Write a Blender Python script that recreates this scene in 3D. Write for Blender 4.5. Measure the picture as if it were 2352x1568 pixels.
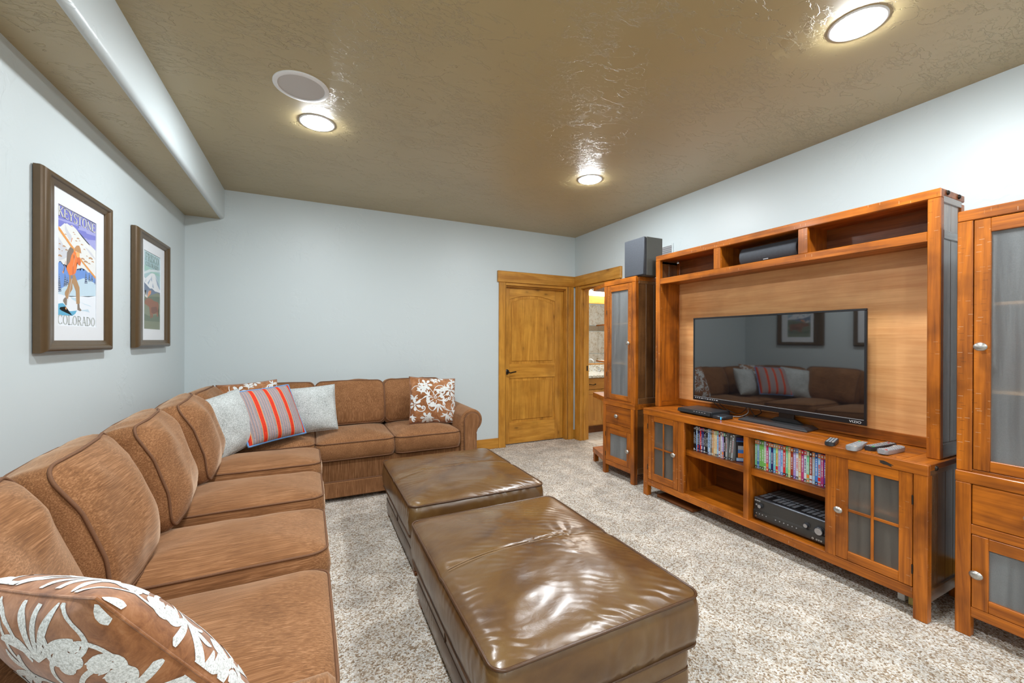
import bpy, bmesh, math, random
from mathutils import Vector, Matrix, noise
random.seed(7)
for o in list(bpy.data.objects): bpy.data.objects.remove(o)
SC = bpy.context.scene
C = SC.collection
PI = math.pi

# ------------------------------------------------------------------ camera, light, exposure
F_PX, YAW, PITCH, ROLL, CAM_Z = 939.67, .4561, -.0017, .0035, 1.3314
fw = Vector((math.sin(YAW)*math.cos(PITCH), math.cos(YAW)*math.cos(PITCH), math.sin(PITCH)))
rt = Vector((math.cos(YAW), -math.sin(YAW), 0)); up = rt.cross(fw)
r2 = rt*math.cos(ROLL)+up*math.sin(ROLL); u2 = up*math.cos(ROLL)-rt*math.sin(ROLL)
cam = bpy.data.cameras.new('camera'); cam.sensor_width = 36; cam.lens = 36*F_PX/2352; cam.clip_start = .02
co = bpy.data.objects.new('camera', cam); C.objects.link(co)
m = Matrix.Identity(4)
for i in range(3): m[i][0] = r2[i]; m[i][1] = u2[i]; m[i][2] = -fw[i]
m[0][3], m[1][3], m[2][3] = 0, 0, CAM_Z
co.matrix_world = m; SC.camera = co
w = bpy.data.worlds.new('world'); SC.world = w; w.use_nodes = True
w.node_tree.nodes['Background'].inputs[0].default_value = (.8, .85, .9, 1)
w.node_tree.nodes['Background'].inputs[1].default_value = .3
SC.view_settings.view_transform = 'Standard'; SC.view_settings.look = 'None'
SC.view_settings.gamma = 1; SC.view_settings.use_curve_mapping = False
SC.view_settings.exposure = 0.0
LAMP = 405.0            # emission of the downlight lenses
LAMP_COL = (.94, .99, 1.03)
SC.cycles.sample_clamp_indirect = 6.0
SC.cycles.max_bounces = 10; SC.cycles.diffuse_bounces = 6

# ------------------------------------------------------------------ helpers
LOC = {}
def lin(r, g, b):
    f = lambda c: (c/255/12.92 if c/255 <= .04045 else ((c/255+.055)/1.055)**2.4)
    return (f(r), f(g), f(b), 1)

def thing(name, label=None, cat=None, loc=(0, 0, 0), rot=None, group=None, kind=None):
    o = bpy.data.objects.new(name, None); C.objects.link(o); o.location = loc; o.empty_display_size = .05
    if rot is not None: o.rotation_euler = rot
    LOC[o.name] = Vector(loc)
    return tag(o, label, cat, group, kind)

def tag(o, label=None, cat=None, group=None, kind=None):
    if label: o['label'] = label
    if cat: o['category'] = cat
    if group: o['group'] = group
    if kind: o['kind'] = kind
    return o

def obj(name, bm, mat, parent=None, smooth=None, local=False, weld=False):
    """link bm as one mesh object; coordinates are world ones unless local"""
    if weld: bmesh.ops.remove_doubles(bm, verts=bm.verts, dist=1e-5)
    off = Vector((0, 0, 0))
    if parent is not None:
        off = LOC[parent.name]
        if not local: bmesh.ops.translate(bm, vec=-off, verts=bm.verts)
    bmesh.ops.recalc_face_normals(bm, faces=bm.faces)
    me = bpy.data.meshes.new(name); bm.to_mesh(me); bm.free()
    for mm in (mat if isinstance(mat, (list, tuple)) else [mat]): me.materials.append(mm)
    if smooth is not None:
        for p in me.polygons: p.use_smooth = True
        if smooth < 179: me.set_sharp_from_angle(angle=math.radians(smooth))
    o = bpy.data.objects.new(name, me); C.objects.link(o)
    if parent is not None: o.parent = parent
    LOC[o.name] = off
    return o

def struct(name, bm, mat, **k):
    return tag(obj(name, bm, mat, **k), kind='structure')

def NB(): return bmesh.new()
def box(bm, x0, x1, y0, y1, z0, z1, bev=0, mi=0, seg=1):
    vs = [bm.verts.new(p) for p in ((x0,y0,z0),(x1,y0,z0),(x1,y1,z0),(x0,y1,z0),(x0,y0,z1),(x1,y0,z1),(x1,y1,z1),(x0,y1,z1))]
    fs = [bm.faces.new([vs[i] for i in f]) for f in ((3,2,1,0),(4,5,6,7),(0,1,5,4),(1,2,6,5),(2,3,7,6),(3,0,4,7))]
    for f in fs: f.material_index = mi
    if bev:
        es = list({e for f in fs for e in f.edges})
        bmesh.ops.bevel(bm, geom=es, offset=bev, segments=seg, affect='EDGES', clamp_overlap=True, material=mi)
    return bm
def B(*a, **k): return box(NB(), *a, **k)

def prism(bm, poly, axis, a0, a1, bev=0, mi=0):
    """extrude a 2D polygon along axis; the poly lies in the two other axes, in order"""
    def P(p, a):
        return (a, p[0], p[1]) if axis == 'x' else (p[0], a, p[1]) if axis == 'y' else (p[0], p[1], a)
    A = [bm.verts.new(P(p, a0)) for p in poly]; D = [bm.verts.new(P(p, a1)) for p in poly]
    n = len(poly); fs = [bm.faces.new(A), bm.faces.new(D[::-1])]
    for i in range(n): fs.append(bm.faces.new((A[i], D[i], D[(i+1) % n], A[(i+1) % n])))
    for f in fs: f.material_index = mi
    if bev:
        es = list({e for f in fs[:2] for e in f.edges})
        bmesh.ops.recalc_face_normals(bm, faces=fs)
        bmesh.ops.bevel(bm, geom=es, offset=bev, segments=1, affect='EDGES', clamp_overlap=True)
    return bm

def lathe(bm, prof, cen, axis='z', n=24, mi=0, sy=1.0):
    """prof = [(radius, along)], revolved about axis through cen"""
    cx, cy, cz = cen; rings = []
    def P(r, h, t):
        c, s = r*math.cos(t), r*math.sin(t)*sy
        return (cx+c, cy+s, cz+h) if axis == 'z' else (cx+h, cy+s, cz+c) if axis == 'x' else (cx+c, cy+h, cz+s)
    for r, h in prof:
        if r < 1e-6: rings.append([bm.verts.new(P(0, h, 0))])
        else: rings.append([bm.verts.new(P(r, h, 2*PI*i/n)) for i in range(n)])
    for a, b in zip(rings, rings[1:]):
        for i in range(n):
            j = (i+1) % n
            if len(a) == 1 and len(b) == 1: continue
            if len(a) == 1: f = bm.faces.new((a[0], b[i], b[j]))
            elif len(b) == 1: f = bm.faces.new((a[i], b[0], a[j]))
            else: f = bm.faces.new((a[i], b[i], b[j], a[j]))
            f.material_index = mi
    return bm

def tube(bm, pts, r, n=8, closed=False, mi=0):
    pts = [Vector(p) for p in pts]; N = len(pts); rings = []
    prev = None
    for i, p in enumerate(pts):
        a = pts[(i-1) % N] if (closed or i) else p; b = pts[(i+1) % N] if (closed or i < N-1) else p
        t = (b-a)
        if t.length < 1e-9: t = Vector((0, 0, 1))
        t.normalize()
        if prev is None:
            prev = t.orthogonal().normalized()
        x = (prev - t*prev.dot(t))
        if x.length < 1e-6: x = t.orthogonal()
        x.normalize(); prev = x; y = t.cross(x)
        rr = r[i] if isinstance(r, (list, tuple)) else r
        rings.append([bm.verts.new(p+x*rr*math.cos(2*PI*k/n)+y*rr*math.sin(2*PI*k/n)) for k in range(n)])
    for i in range(N if closed else N-1):
        A, D = rings[i], rings[(i+1) % N]
        for k in range(n):
            f = bm.faces.new((A[k], A[(k+1) % n], D[(k+1) % n], D[k])); f.material_index = mi
    if not closed:
        for R in (rings[0], rings[-1]):
            try: bm.faces.new(R).material_index = mi
            except ValueError: pass
    return bm

def spline(pts, n=8):
    """Catmull-Rom through pts"""
    P = [Vector(p) for p in pts]; out = []
    for i in range(len(P)-1):
        a = P[i-1] if i else P[0]*2-P[1]; b, c = P[i], P[i+1]; d = P[i+2] if i+2 < len(P) else P[-1]*2-P[-2]
        for k in range(n):
            t = k/n
            out.append(.5*((2*b)+(c-a)*t+(2*a-5*b+4*c-d)*t*t+(3*b-a-3*c+d)*t**3))
    return out+[P[-1]]

# ------------------------------------------------------------------ materials
class G:
    """small node-graph builder"""
    def __init__(s, name):
        s.m = bpy.data.materials.new(name); s.m.use_nodes = True; s.t = s.m.node_tree
        s.b = s.t.nodes['Principled BSDF']; s.out = s.t.nodes['Material Output']
    def n(s, typ, **k):
        nd = s.t.nodes.new(typ); ins = k.pop('i', {})
        for a, v in k.items(): setattr(nd, a, v)
        for a, v in ins.items(): s.put(nd.inputs[a], v)
        return nd
    def put(s, sock, v):
        if isinstance(v, bpy.types.NodeSocket): s.t.links.new(v, sock)
        else: sock.default_value = v
    def math(s, op, a, b=0.0, c=None, clamp=False):
        nd = s.n('ShaderNodeMath', operation=op, use_clamp=clamp); s.put(nd.inputs[0], a); s.put(nd.inputs[1], b)
        if c is not None: s.put(nd.inputs[2], c)
        return nd.outputs[0]
    def mix(s, f, a, b, mode='MIX'):
        nd = s.n('ShaderNodeMix', data_type='RGBA', blend_type=mode, clamp_factor=True)
        s.put(nd.inputs[0], f); s.put(nd.inputs[6], a); s.put(nd.inputs[7], b); return nd.outputs[2]
    def coord(s, scale=(1, 1, 1), rand=False, which='Object', rot=(0, 0, 0)):
        tc = s.n('ShaderNodeTexCoord').outputs[which]
        if rand:
            oi = s.n('ShaderNodeObjectInfo').outputs['Random']
            k = s.n('ShaderNodeVectorMath', operation='SCALE', i={0: (13.1, 7.7, 9.3)}); s.put(k.inputs['Scale'], oi)
            tc = s.n('ShaderNodeVectorMath', operation='ADD', i={0: tc, 1: k.outputs[0]}).outputs[0]
        mp = s.n('ShaderNodeMapping', i={'Vector': tc, 'Scale': scale, 'Rotation': rot}); return mp.outputs[0]
    def noise(s, vec, scale, detail=3, rough=.5, dist=0.0):
        return s.n('ShaderNodeTexNoise', i={'Vector': vec, 'Scale': scale, 'Detail': detail, 'Roughness': rough, 'Distortion': dist}).outputs['Fac']
    def ramp(s, f, stops, interp='LINEAR'):
        nd = s.n('ShaderNodeValToRGB'); s.put(nd.inputs[0], f); e = nd.color_ramp.elements; nd.color_ramp.interpolation = interp
        while len(e) > 1: e.remove(e[-1])
        for i, (p, c) in enumerate(stops):
            el = e[0] if i == 0 else e.new(p)
            el.position = p; el.color = c if len(c) == 4 else (*c, 1)
        return nd.outputs[0]
    def fr(s, f, a, b, c=0.0, d=1.0):
        nd = s.n('ShaderNodeMapRange', clamp=True); s.put(nd.inputs[0], f)
        for i, v in enumerate((a, b, c, d)): s.put(nd.inputs[i+1], v)
        return nd.outputs[0]
    def bump(s, h, strength, dist=.01, normal=None):
        nd = s.n('ShaderNodeBump', i={'Height': h, 'Strength': strength, 'Distance': dist})
        if normal is not None: s.put(nd.inputs['Normal'], normal)
        return nd.outputs[0]
    def done(s, col=None, rough=None, normal=None, **k):
        if col is not None: s.put(s.b.inputs['Base Color'], col)
        if rough is not None: s.put(s.b.inputs['Roughness'], rough)
        if normal is not None: s.put(s.b.inputs['Normal'], normal)
        for a, v in k.items(): s.put(s.b.inputs[a.replace('_', ' ')], v)
        return s.m

def plain(name, col, rough=.5, metal=0.0, var=.06, scale=30, **k):
    g = G(name); f = g.noise(g.coord(), scale, 3)
    c = g.mix(f, tuple(x*(1-var) for x in col[:3])+(1,), tuple(min(1, x*(1+var)) for x in col[:3])+(1,))
    return g.done(c, rough, Metallic=metal, **k)

def wall_mat():
    g = G('painted_plaster'); v = g.coord()
    big = g.noise(v, 1.1, 2); c = g.mix(big, (.560, .626, .640, 1), (.585, .652, .666, 1))
    h1 = g.noise(v, 9, 4, .55, .8); mask = g.fr(g.noise(v, 2.2, 2), .52, .62)
    h = g.math('MULTIPLY', g.fr(h1, .5, .56), mask); h = g.math('ADD', h, g.math('MULTIPLY', g.noise(v, 60, 2), .12))
    return g.done(c, .42, g.bump(h, .16, .006), Specular_IOR_Level=.4)

def ceil_mat():
    g = G('trowelled_tan_ceiling'); v = g.coord()
    c = g.mix(g.noise(v, 1.3, 3), (.385, .292, .127, 1), (.44, .345, .16, 1))
    st = g.coord((1.0, 1.9, 1), rot=(0, 0, .5))
    h1 = g.fr(g.noise(st, 15, 5, .62, .5), .50, .53); h2 = g.fr(g.noise(st, 5.0, 5, .6, .45), .53, .55)
    mask = g.fr(g.noise(v, 2.4, 2), .49, .60)
    h = g.math('ADD', g.math('MULTIPLY', h1, mask), g.math('MULTIPLY', h2, .8)); h = g.math('ADD', h, g.math('MULTIPLY', g.noise(v, 45, 2), .06))
    return g.done(c, .42, g.bump(h, .65, .0075), Specular_IOR_Level=.6, Coat_Weight=1.0, Coat_Roughness=.58, Coat_IOR=1.6)

def carpet_mat():
    g = G('carpet_pile'); v = g.coord()
    vo = g.n('ShaderNodeTexVoronoi', i={'Vector': v, 'Scale': 150.0, 'Randomness': 1.0})
    sep = g.n('ShaderNodeSeparateColor', i={'Color': vo.outputs['Color']}).outputs[0]
    fine = g.noise(v, 260, 2, .6); f = g.math('ADD', g.math('MULTIPLY', sep, .62), g.math('MULTIPLY', fine, .45))
    c = g.ramp(f, [(.12, (.17, .10, .055)), (.33, (.46, .345, .235)), (.53, (.77, .69, .585)), (.85, (.93, .91, .87))])
    patch = g.fr(g.noise(v, 5.5, 3, .6, .6), .36, .64, .80, 1.10)
    cc = g.n('ShaderNodeVectorMath', operation='SCALE', i={0: c}); g.put(cc.inputs['Scale'], patch)
    h = g.math('ADD', vo.outputs['Distance'], g.math('MULTIPLY', fine, .8))
    return g.done(cc.outputs[0], .95, g.bump(h, 1.0, .008), Specular_IOR_Level=.1)

def wood_mat(name, axis, dark, light, distress=False, knots=False, rough=.36, blotch=.62, ring=1.0, coat=.13, lightticks=True):
    g = G(name); al = {'x': 0, 'y': 1, 'z': 2}[axis]
    s1 = [16, 16, 16]; s1[al] = 1.3; s2 = [110, 110, 110]; s2[al] = 3.0
    v1 = g.coord(tuple(s1), True); v2 = g.coord(tuple(s2), True); v0 = g.coord((1, 1, 1), True)
    f1 = g.noise(v1, 1.0, 5, .62, 1.0*ring); f2 = g.noise(v2, 1.0, 2, .5); f3 = g.noise(v0, 4.5, 3, .55)
    f = g.math('ADD', g.math('MULTIPLY', f1, .75), g.math('MULTIPLY', f2, .25))
    c = g.mix(g.fr(f, .33, .66), dark, light)
    c = g.mix(g.math('MULTIPLY', g.fr(f3, .52, .30), blotch), c, tuple(x*.55 for x in dark[:3])+(1,))
    hgt = f2
    if knots:
        sk = [7.5, 7.5, 7.5]; sk[al] = 3.4
        vk = g.n('ShaderNodeTexVoronoi', i={'Vector': g.coord(tuple(sk), True), 'Scale': 1.0})
        has = g.math('GREATER_THAN', g.n('ShaderNodeSeparateColor', i={'Color': vk.outputs['Color']}).outputs[0], .22)
        d = g.math('ADD', vk.outputs['Distance'], g.math('MULTIPLY', g.noise(v0, 40, 2), .05))
        k1 = g.math('MULTIPLY', g.fr(d, .16, .03), has); c = g.mix(g.math('MULTIPLY', k1, .75), c, (.06, .022, .004, 1))
        k2 = g.math('MULTIPLY', g.fr(d, .40, .10), has); c = g.mix(g.math('MULTIPLY', k2, .35), c, (.20, .075, .008, 1))
    if distress:
        sc = [30, 30, 30]; sc[al] = 62
        vec = g.coord(tuple(sc))
        vo = g.n('ShaderNodeTexVoronoi', i={'Vector': vec, 'Scale': 1.0, 'Randomness': .75})
        sb = g.n('ShaderNodeVectorMath', operation='SUBTRACT', i={0: vec, 1: vo.outputs['Position']})
        sx = g.n('ShaderNodeSeparateXYZ', i={0: sb.outputs[0]}).outputs
        ot = [i for i in range(3) if i != al]
        a = g.math('LESS_THAN', g.math('ABSOLUTE', sx[al]), .055)
        b1 = g.math('LESS_THAN', g.math('ABSOLUTE', sx[ot[0]]), .24); b2 = g.math('LESS_THAN', g.math('ABSOLUTE', sx[ot[1]]), .24)
        rnd = g.n('ShaderNodeSeparateColor', i={'Color': vo.outputs['Color']}).outputs
        t = g.math('MULTIPLY', g.math('MULTIPLY', a, b1), g.math('MULTIPLY', b2, g.math('GREATER_THAN', rnd[0], .45)))
        zone = g.fr(g.noise(g.coord(), 3.2, 2), .42, .56)
        t = g.math('MULTIPLY', t, zone)
        tick = g.mix(g.math('GREATER_THAN', rnd[1], .45), (.05, .02, .008, 1), (.60, .42, .28, 1) if lightticks else (.03, .014, .006, 1))
        c = g.mix(g.math('MULTIPLY', t, .65), c, tick)
    return g.done(c, g.fr(f1, .3, .7, rough+.08, rough-.05), g.bump(hgt, .12, .002), Specular_IOR_Level=.35, Coat_Weight=coat, Coat_Roughness=.16, Coat_IOR=1.5 if coat < .5 else 1.75)

CD, CL = (.17, .040, .003, 1), (.56, .160, .011, 1)
WOOD = {a: wood_mat('cherry_wood_'+a, a, CD, CL) for a in 'xyz'}
DIST = {a: wood_mat('distressed_cherry_wood_'+a, a, CD, CL, distress=True) for a in 'yz'}
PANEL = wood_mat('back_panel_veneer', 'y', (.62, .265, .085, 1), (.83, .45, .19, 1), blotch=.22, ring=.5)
SIDEW = {a: wood_mat('reflection_toned_side_wood_'+a, a, (.10, .04, .012, 1), (.24, .105, .035, 1), distress=True, coat=1.0, rough=.3, lightticks=False) for a in 'xz'}  # same cherry wood, darkened and heavily coated to imitate the wall's grazing reflection
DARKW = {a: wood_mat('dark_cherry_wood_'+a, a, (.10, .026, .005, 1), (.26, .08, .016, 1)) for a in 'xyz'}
ALD, ALL = (.38, .148, .013, 1), (.66, .325, .052, 1)
ALDER = {a: wood_mat('knotty_alder_'+a, a, ALD, ALL, knots=True, rough=.38, blotch=.35) for a in 'xyz'}
VAN = {a: wood_mat('vanity_alder_'+a, a, (.40, .15, .02, 1), (.62, .30, .06, 1), knots=True, rough=.4, blotch=.25) for a in 'xyz'}
WALL, CEIL, CARPET = wall_mat(), ceil_mat(), carpet_mat()
WHITE = plain('white_enamel', (.78, .78, .78, 1), .4)
BLACK = plain('black_plastic', (.012, .012, .013, 1), .35)
SPKGREY = plain('charcoal_speaker_cloth', (.045, .05, .06, 1), .75, var=.25, scale=70)
SPKSIDE = plain('grey_vinyl_side', (.10, .105, .095, 1), .42, var=.08)
PEWTER = plain('hammered_pewter', (.46, .44, .41, 1), .34, .85, var=.3, scale=160)
IRON = plain('dark_bronze', (.03, .024, .02, 1), .35, .7)
STEEL = plain('chrome', (.62, .62, .62, 1), .14, 1.0)
GREYP = plain('grey_plastic', (.30, .30, .31, 1), .4)
SILVERP = plain('silver_plastic', (.36, .37, .39, 1), .35, .3)
DGREY = plain('dark_grey_metal', (.035, .037, .042, 1), .38, .3)
FRAMEW = plain('bronze_frame_moulding', (.098, .060, .027, 1), .30, .2, var=.12)
MATBOARD = plain('white_mat_board', (.74, .77, .80, 1), .8, var=.01)

def sofa_mat(name, axis, s=1.0):
    g = G(name); al = {'x': 0, 'y': 1, 'z': 2}[axis]
    sc = [260, 260, 260]; sc[al] = 6; v = g.coord(tuple(sc)); v0 = g.coord()
    f = g.noise(v, 1.0, 3, .65, .4); b = g.noise(v0, 5.5, 3, .6, .5)
    k = g.math('ADD', g.math('MULTIPLY', f, .74), g.math('MULTIPLY', b, .26))
    c = g.ramp(k, [(.28, (.105*s, .041*s, .0150*s)), (.5, (.225*s, .099*s, .038*s)), (.73, (.44*s, .222*s, .108*s))])
    return g.done(c, .85, g.bump(f, .35, .002), Sheen_Weight=.55, Sheen_Roughness=.35, Sheen_Tint=(.95, .72, .52, 1), Specular_IOR_Level=.2)
SOFA = {a: sofa_mat('chenille_'+a, a) for a in 'xyz'}
PIPE = plain('chenille_piping', (.150, .064, .026, 1), .8, var=.3, scale=300)

def leather_mat(name, wr):
    g = G(name); v = g.coord()
    p = g.noise(v, 3.2, 4, .6, .6)
    c = g.ramp(p, [(.3, (.068, .028, .008)), (.5, (.122, .058, .016)), (.72, (.165, .094, .034))])
    w1 = g.noise(g.coord((1, 1.7, 1), rot=(0, 0, .6)), 6.5, 2, .5, .35); w2 = g.noise(g.coord((1, 1.8, 1), rot=(0, 0, .9)), 17, 3, .5, .3); w3 = g.noise(v, 240, 2)
    wv = g.n('ShaderNodeTexWave', wave_type='BANDS', bands_direction='X', i={'Vector': g.coord((1, 1, 1), rot=(0, 0, -1.05)), 'Scale': 8.5, 'Distortion': 7.0, 'Detail': 1.0, 'Detail Scale': .8, 'Detail Roughness': .5}).outputs['Fac']
    msk = g.fr(g.noise(v, 2.1, 2), .42, .62)
    wv = g.math('MULTIPLY', g.math('MULTIPLY', wv, msk), .55*wr)
    h = g.math('ADD', g.math('ADD', g.math('MULTIPLY', w1, .55*wr), wv), g.math('ADD', g.math('MULTIPLY', w2, .22), g.math('MULTIPLY', w3, .025)))
    return g.done(c, g.fr(p, .3, .7, .36, .26), g.bump(h, .32, .016), Coat_Weight=.25, Coat_Roughness=.2)
LEATHER = leather_mat('brown_leather', 1.0); LEATHERS = leather_mat('brown_leather_side', .35)
LPIPE = plain('leather_piping', (.075, .032, .011, 1), .3, var=.2, scale=90)

def boucle():
    g = G('pale_grey_boucle'); v = g.coord(); f = g.noise(v, 150, 4, .75); b = g.noise(v, 9, 3)
    c = g.ramp(g.math('ADD', g.math('MULTIPLY', f, .8), g.math('MULTIPLY', b, .2)), [(.34, (.20, .21, .20)), (.5, (.47, .50, .49)), (.66, (.72, .75, .74))])
    return g.done(c, .95, g.bump(f, .8, .004), Sheen_Weight=.2, Specular_IOR_Level=.1)
BOUCLE = boucle()
def suede():
    g = G('brown_velvet'); v = g.coord(); f = g.noise(v, 26, 5, .7, .6); b = g.noise(v, 5, 3, .6)
    c = g.ramp(g.math('ADD', g.math('MULTIPLY', f, .6), g.math('MULTIPLY', b, .4)), [(.34, (.13, .042, .012)), (.5, (.285, .115, .042)), (.66, (.46, .225, .11))])
    return g.done(c, .85, g.bump(f, .25, .004), Sheen_Weight=.3, Specular_IOR_Level=.15)
VELVET = suede()
def chenille_white():
    g = G('white_chenille_print'); v = g.coord(); f = g.noise(v, 260, 3, .7)
    c = g.ramp(f, [(.35, (.46, .47, .45)), (.55, (.74, .76, .75)), (.7, (.84, .86, .86))])
    return g.done(c, .95, g.bump(f, .6, .002), Specular_IOR_Level=.1)
PRINT = chenille_white()
def stripe():
    g = G('striped_quilt'); tc = g.n('ShaderNodeTexCoord').outputs['Object']
    sx = g.n('ShaderNodeSeparateXYZ', i={0: tc}).outputs
    u = g.math('ADD', g.math('DIVIDE', sx[0], .44), .5)
    ph = g.math('FRACT', g.math('DIVIDE', u, .2355))
    R, Y, GR, G2, BL, OR = (.70, .045, .018), (.80, .42, .16), (.34, .30, .31), (.42, .36, .36), (.15, .17, .25), (.55, .24, .16)
    c = g.ramp(ph, [(0, R), (.235, Y), (.27, GR), (.38, BL), (.395, G2), (.47, OR), (.485, GR), (.54, BL), (.56, G2), (.62, OR), (.635, GR), (.70, BL), (.715, G2), (.80, OR), (.815, GR), (.93, BL), (.95, Y), (.985, R)], 'CONSTANT')
    q = g.math('ADD', g.math('ABSOLUTE', g.math('SINE', g.math('MULTIPLY', g.math('ADD', sx[0], sx[1]), 62))), g.math('ABSOLUTE', g.math('SINE', g.math('MULTIPLY', g.math('SUBTRACT', sx[0], sx[1]), 62))))
    wv = g.noise(tc, 200, 2); c = g.mix(g.math('MULTIPLY', wv, .35), c, (.3, .25, .25, 1), 'MULTIPLY')
    return g.done(c, .75, g.bump(g.math('MINIMUM', q, .9), .5, .004), Specular_IOR_Level=.25)
STRIPE = stripe(); BLUEP = plain('blue_trim', (.12, .26, .50, 1), .8)

def frosted(name, lo, hi, c0=(.25, .26, .26, 1), c1=(.78, .81, .82, 1)):
    g = G(name); v = g.coord(); f = g.noise(v, 260, 3, .7); b = g.noise(v, 5, 2)
    g.done(g.mix(f, (.70, .74, .75, 1), (.93, .96, .97, 1)), g.fr(b, .3, .7, .32, .42), g.bump(f, .5, .0012), IOR=1.4, Transmission_Weight=1.0)
    tr = g.n('ShaderNodeBsdfTransparent', i={'Color': (.90, .93, .94, 1)}); df = g.n('ShaderNodeBsdfTranslucent', i={'Color': (.62, .66, .68, 1)})
    gl = g.n('ShaderNodeBsdfDiffuse', i={'Color': g.mix(f, c0, c1)})  # diffuse colour standing in for the room's reflection and haze on the panes
    m1 = g.n('ShaderNodeMixShader', i={0: .66, 1: g.b.outputs[0], 2: tr.outputs[0]})
    m2 = g.n('ShaderNodeMixShader', i={0: .14, 1: m1.outputs[0], 2: df.outputs[0]})
    sk = g.fr(g.noise(g.coord((24, 24, 1.2)), 1.0, 3), .35, .65, lo, hi)
    m3 = g.n('ShaderNodeMixShader', i={0: sk, 1: m2.outputs[0], 2: gl.outputs[0]})
    g.t.links.new(m3.outputs[0], g.out.inputs[0]); return g.m
FROST = frosted('frosted_glass', .06, .13, (.34, .30, .25, 1), (.66, .60, .52, 1)); FROSTT = frosted('frosted_tower_glass', .13, .27)  # one glass in two tones
def pane():
    g = G('clear_picture_glass'); g.t.nodes.remove(g.b)
    tr = g.n('ShaderNodeBsdfTransparent'); gl = g.n('ShaderNodeBsdfGlossy', i={'Roughness': .02})
    mx = g.n('ShaderNodeMixShader', i={0: .035, 1: tr.outputs[0], 2: gl.outputs[0]}); g.t.links.new(mx.outputs[0], g.out.inputs[0]); return g.m
GLASS = pane()
def screen():
    g = G('glossy_tv_screen'); return g.done((.006, .006, .007, 1), .03, IOR=2.35)
SCREEN = screen()
MIRROR = plain('mirror_silver', (.90, .90, .90, 1), .01, 1.0, var=0)
def emit(name, col, s):
    g = G(name); e = g.n('ShaderNodeEmission', i={'Color': (*col, 1), 'Strength': s}); g.t.links.new(e.outputs[0], g.out.inputs[0]); return g.m
LENS = emit('lit_lens', LAMP_COL, LAMP)
GLOBE = emit('lit_glass_shade', (1, .94, .86), 150.0)
LED = emit('blue_status_light', (.05, .35, 1), 3.0)
def granite():
    g = G('granite'); v = g.coord(); f = g.noise(v, 55, 4, .75, .5)
    return g.done(g.ramp(f, [(.36, (.12, .09, .05)), (.44, (.55, .45, .30)), (.52, (.72, .74, .72)), (.7, (.84, .85, .85))]), .15)
GRANITE = granite()
def travertine():
    g = G('travertine_tile'); v = g.coord(); f = g.noise(v, 14, 5, .7, .8)
    return g.done(g.ramp(f, [(.32, (.42, .28, .16)), (.47, (.70, .62, .52)), (.62, (.78, .74, .68))]), .3)
TRAV = travertine(); MOSAIC = plain('brown_mosaic', (.34, .25, .17, 1), .4, var=.4, scale=45)
GROUT = plain('grout', (.45, .42, .38, 1), .9)
RUG = plain('white_shag', (.72, .72, .70, 1), .95, var=.15, scale=90)
# ------------------------------------------------------------------ room shell
XL, XR, YB, YF, H = -1.033, 3.232, 4.641, -4.2, 2.74
T = .12
struct('floor', B(XL-T, XR+.05, YF-T, YB+T, -.1, 0), CARPET)
struct('ceiling', B(XL-T, XR+T, YF-T, YB+T, H, H+.1), CEIL)
struct('wall_left', B(XL-T, XL, YF-T, YB+T, 0, H), WALL)
struct('wall_front', B(XL, XR, YF-T, YF, 0, H), WALL)
D0, D1, DT = 2.181, 3.108, 2.062                    # back door opening
bm = NB(); box(bm, XL, D0, YB, YB+T, 0, H); box(bm, D1, XR+T, YB, YB+T, 0, H); box(bm, D0, D1, YB, YB+T, DT, H)
struct('wall_back', bm, WALL)
R0, R1 = 3.80, 4.497                               # bathroom doorway in the right wall
bm = NB(); box(bm, XR, XR+T, YF-T, R0-.006, 0, H); box(bm, XR, XR+T, R1+.017, YB, 0, H); box(bm, XR, XR+T, R0-.006, R1+.017, DT, H)
struct('wall_right', bm, WALL)
# soffit along the left wall: pale face with a bullnose lower edge, tan underside
ZS, XS = 2.457, -.735
prof = [(XL, H), (XL, ZS+.004), (XS-.03, ZS+.004), (XS-.03, H)]
struct('ceiling_soffit', prism(NB(), prof, 'y', YF, YB), CEIL)
rr = .03; nose = [(XS-.0305, H), (XS, H)] + [(XS-rr+rr*math.cos(t), ZS+rr-rr*math.sin(t)) for t in [i*PI/16 for i in range(9)]]
tag(obj('trim_1', prism(NB(), nose, 'y', YF, YB), WALL, smooth=30), kind='structure')

# door trim: headers, casings, jambs
def trim(n, bm, ax): return struct('trim_%d' % n, bm, ALDER[ax])
trim(2, B(2.067, XR-.001, YB-.032, YB, 2.063, 2.201, .003), 'x')
trim(3, B(XR-.032, XR, 3.690, YB-.032, 2.063, 2.201, .003), 'y')
trim(4, B(2.089, 2.177, YB-.022, YB, 0, 2.063, .003), 'z')
trim(5, B(3.114, 3.200, YB-.022, YB, 0, 2.063, .003), 'z')
trim(6, B(XR-.022, XR, 4.518, 4.604, 0, 2.063, .003), 'z')
trim(7, B(XR-.022, XR, 3.712, 3.795, 0, 2.063, .003), 'z')
trim(8, B(D0, D0+.004, YB-.018, YB+T, 0, DT, 0), 'z')
bm = B(3.086, D1, YB-.012, YB+T, 0, DT, .002); box(bm, 3.070, 3.088, YB+.108, YB+.118, 0, DT-.036, .001)
trim(9, bm, 'z')
bm = B(D0+.004, 3.086, YB-.012, YB+T, DT-.034, DT, .002); box(bm, D0+.004, 3.086, YB+.02, YB+.058, DT-.050, DT-.034, .002)
trim(10, bm, 'x')
bm = B(XR-.012, XR+T+.01, R1, R1+.018, 0, DT, .002); box(bm, XR+.04, XR+.085, R1-.012, R1, 0, DT, .002)
trim(11, bm, 'z')
trim(12, B(XR-.012, XR+T+.01, R0-.005, R0+.013, 0, DT, .002), 'z')
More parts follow.
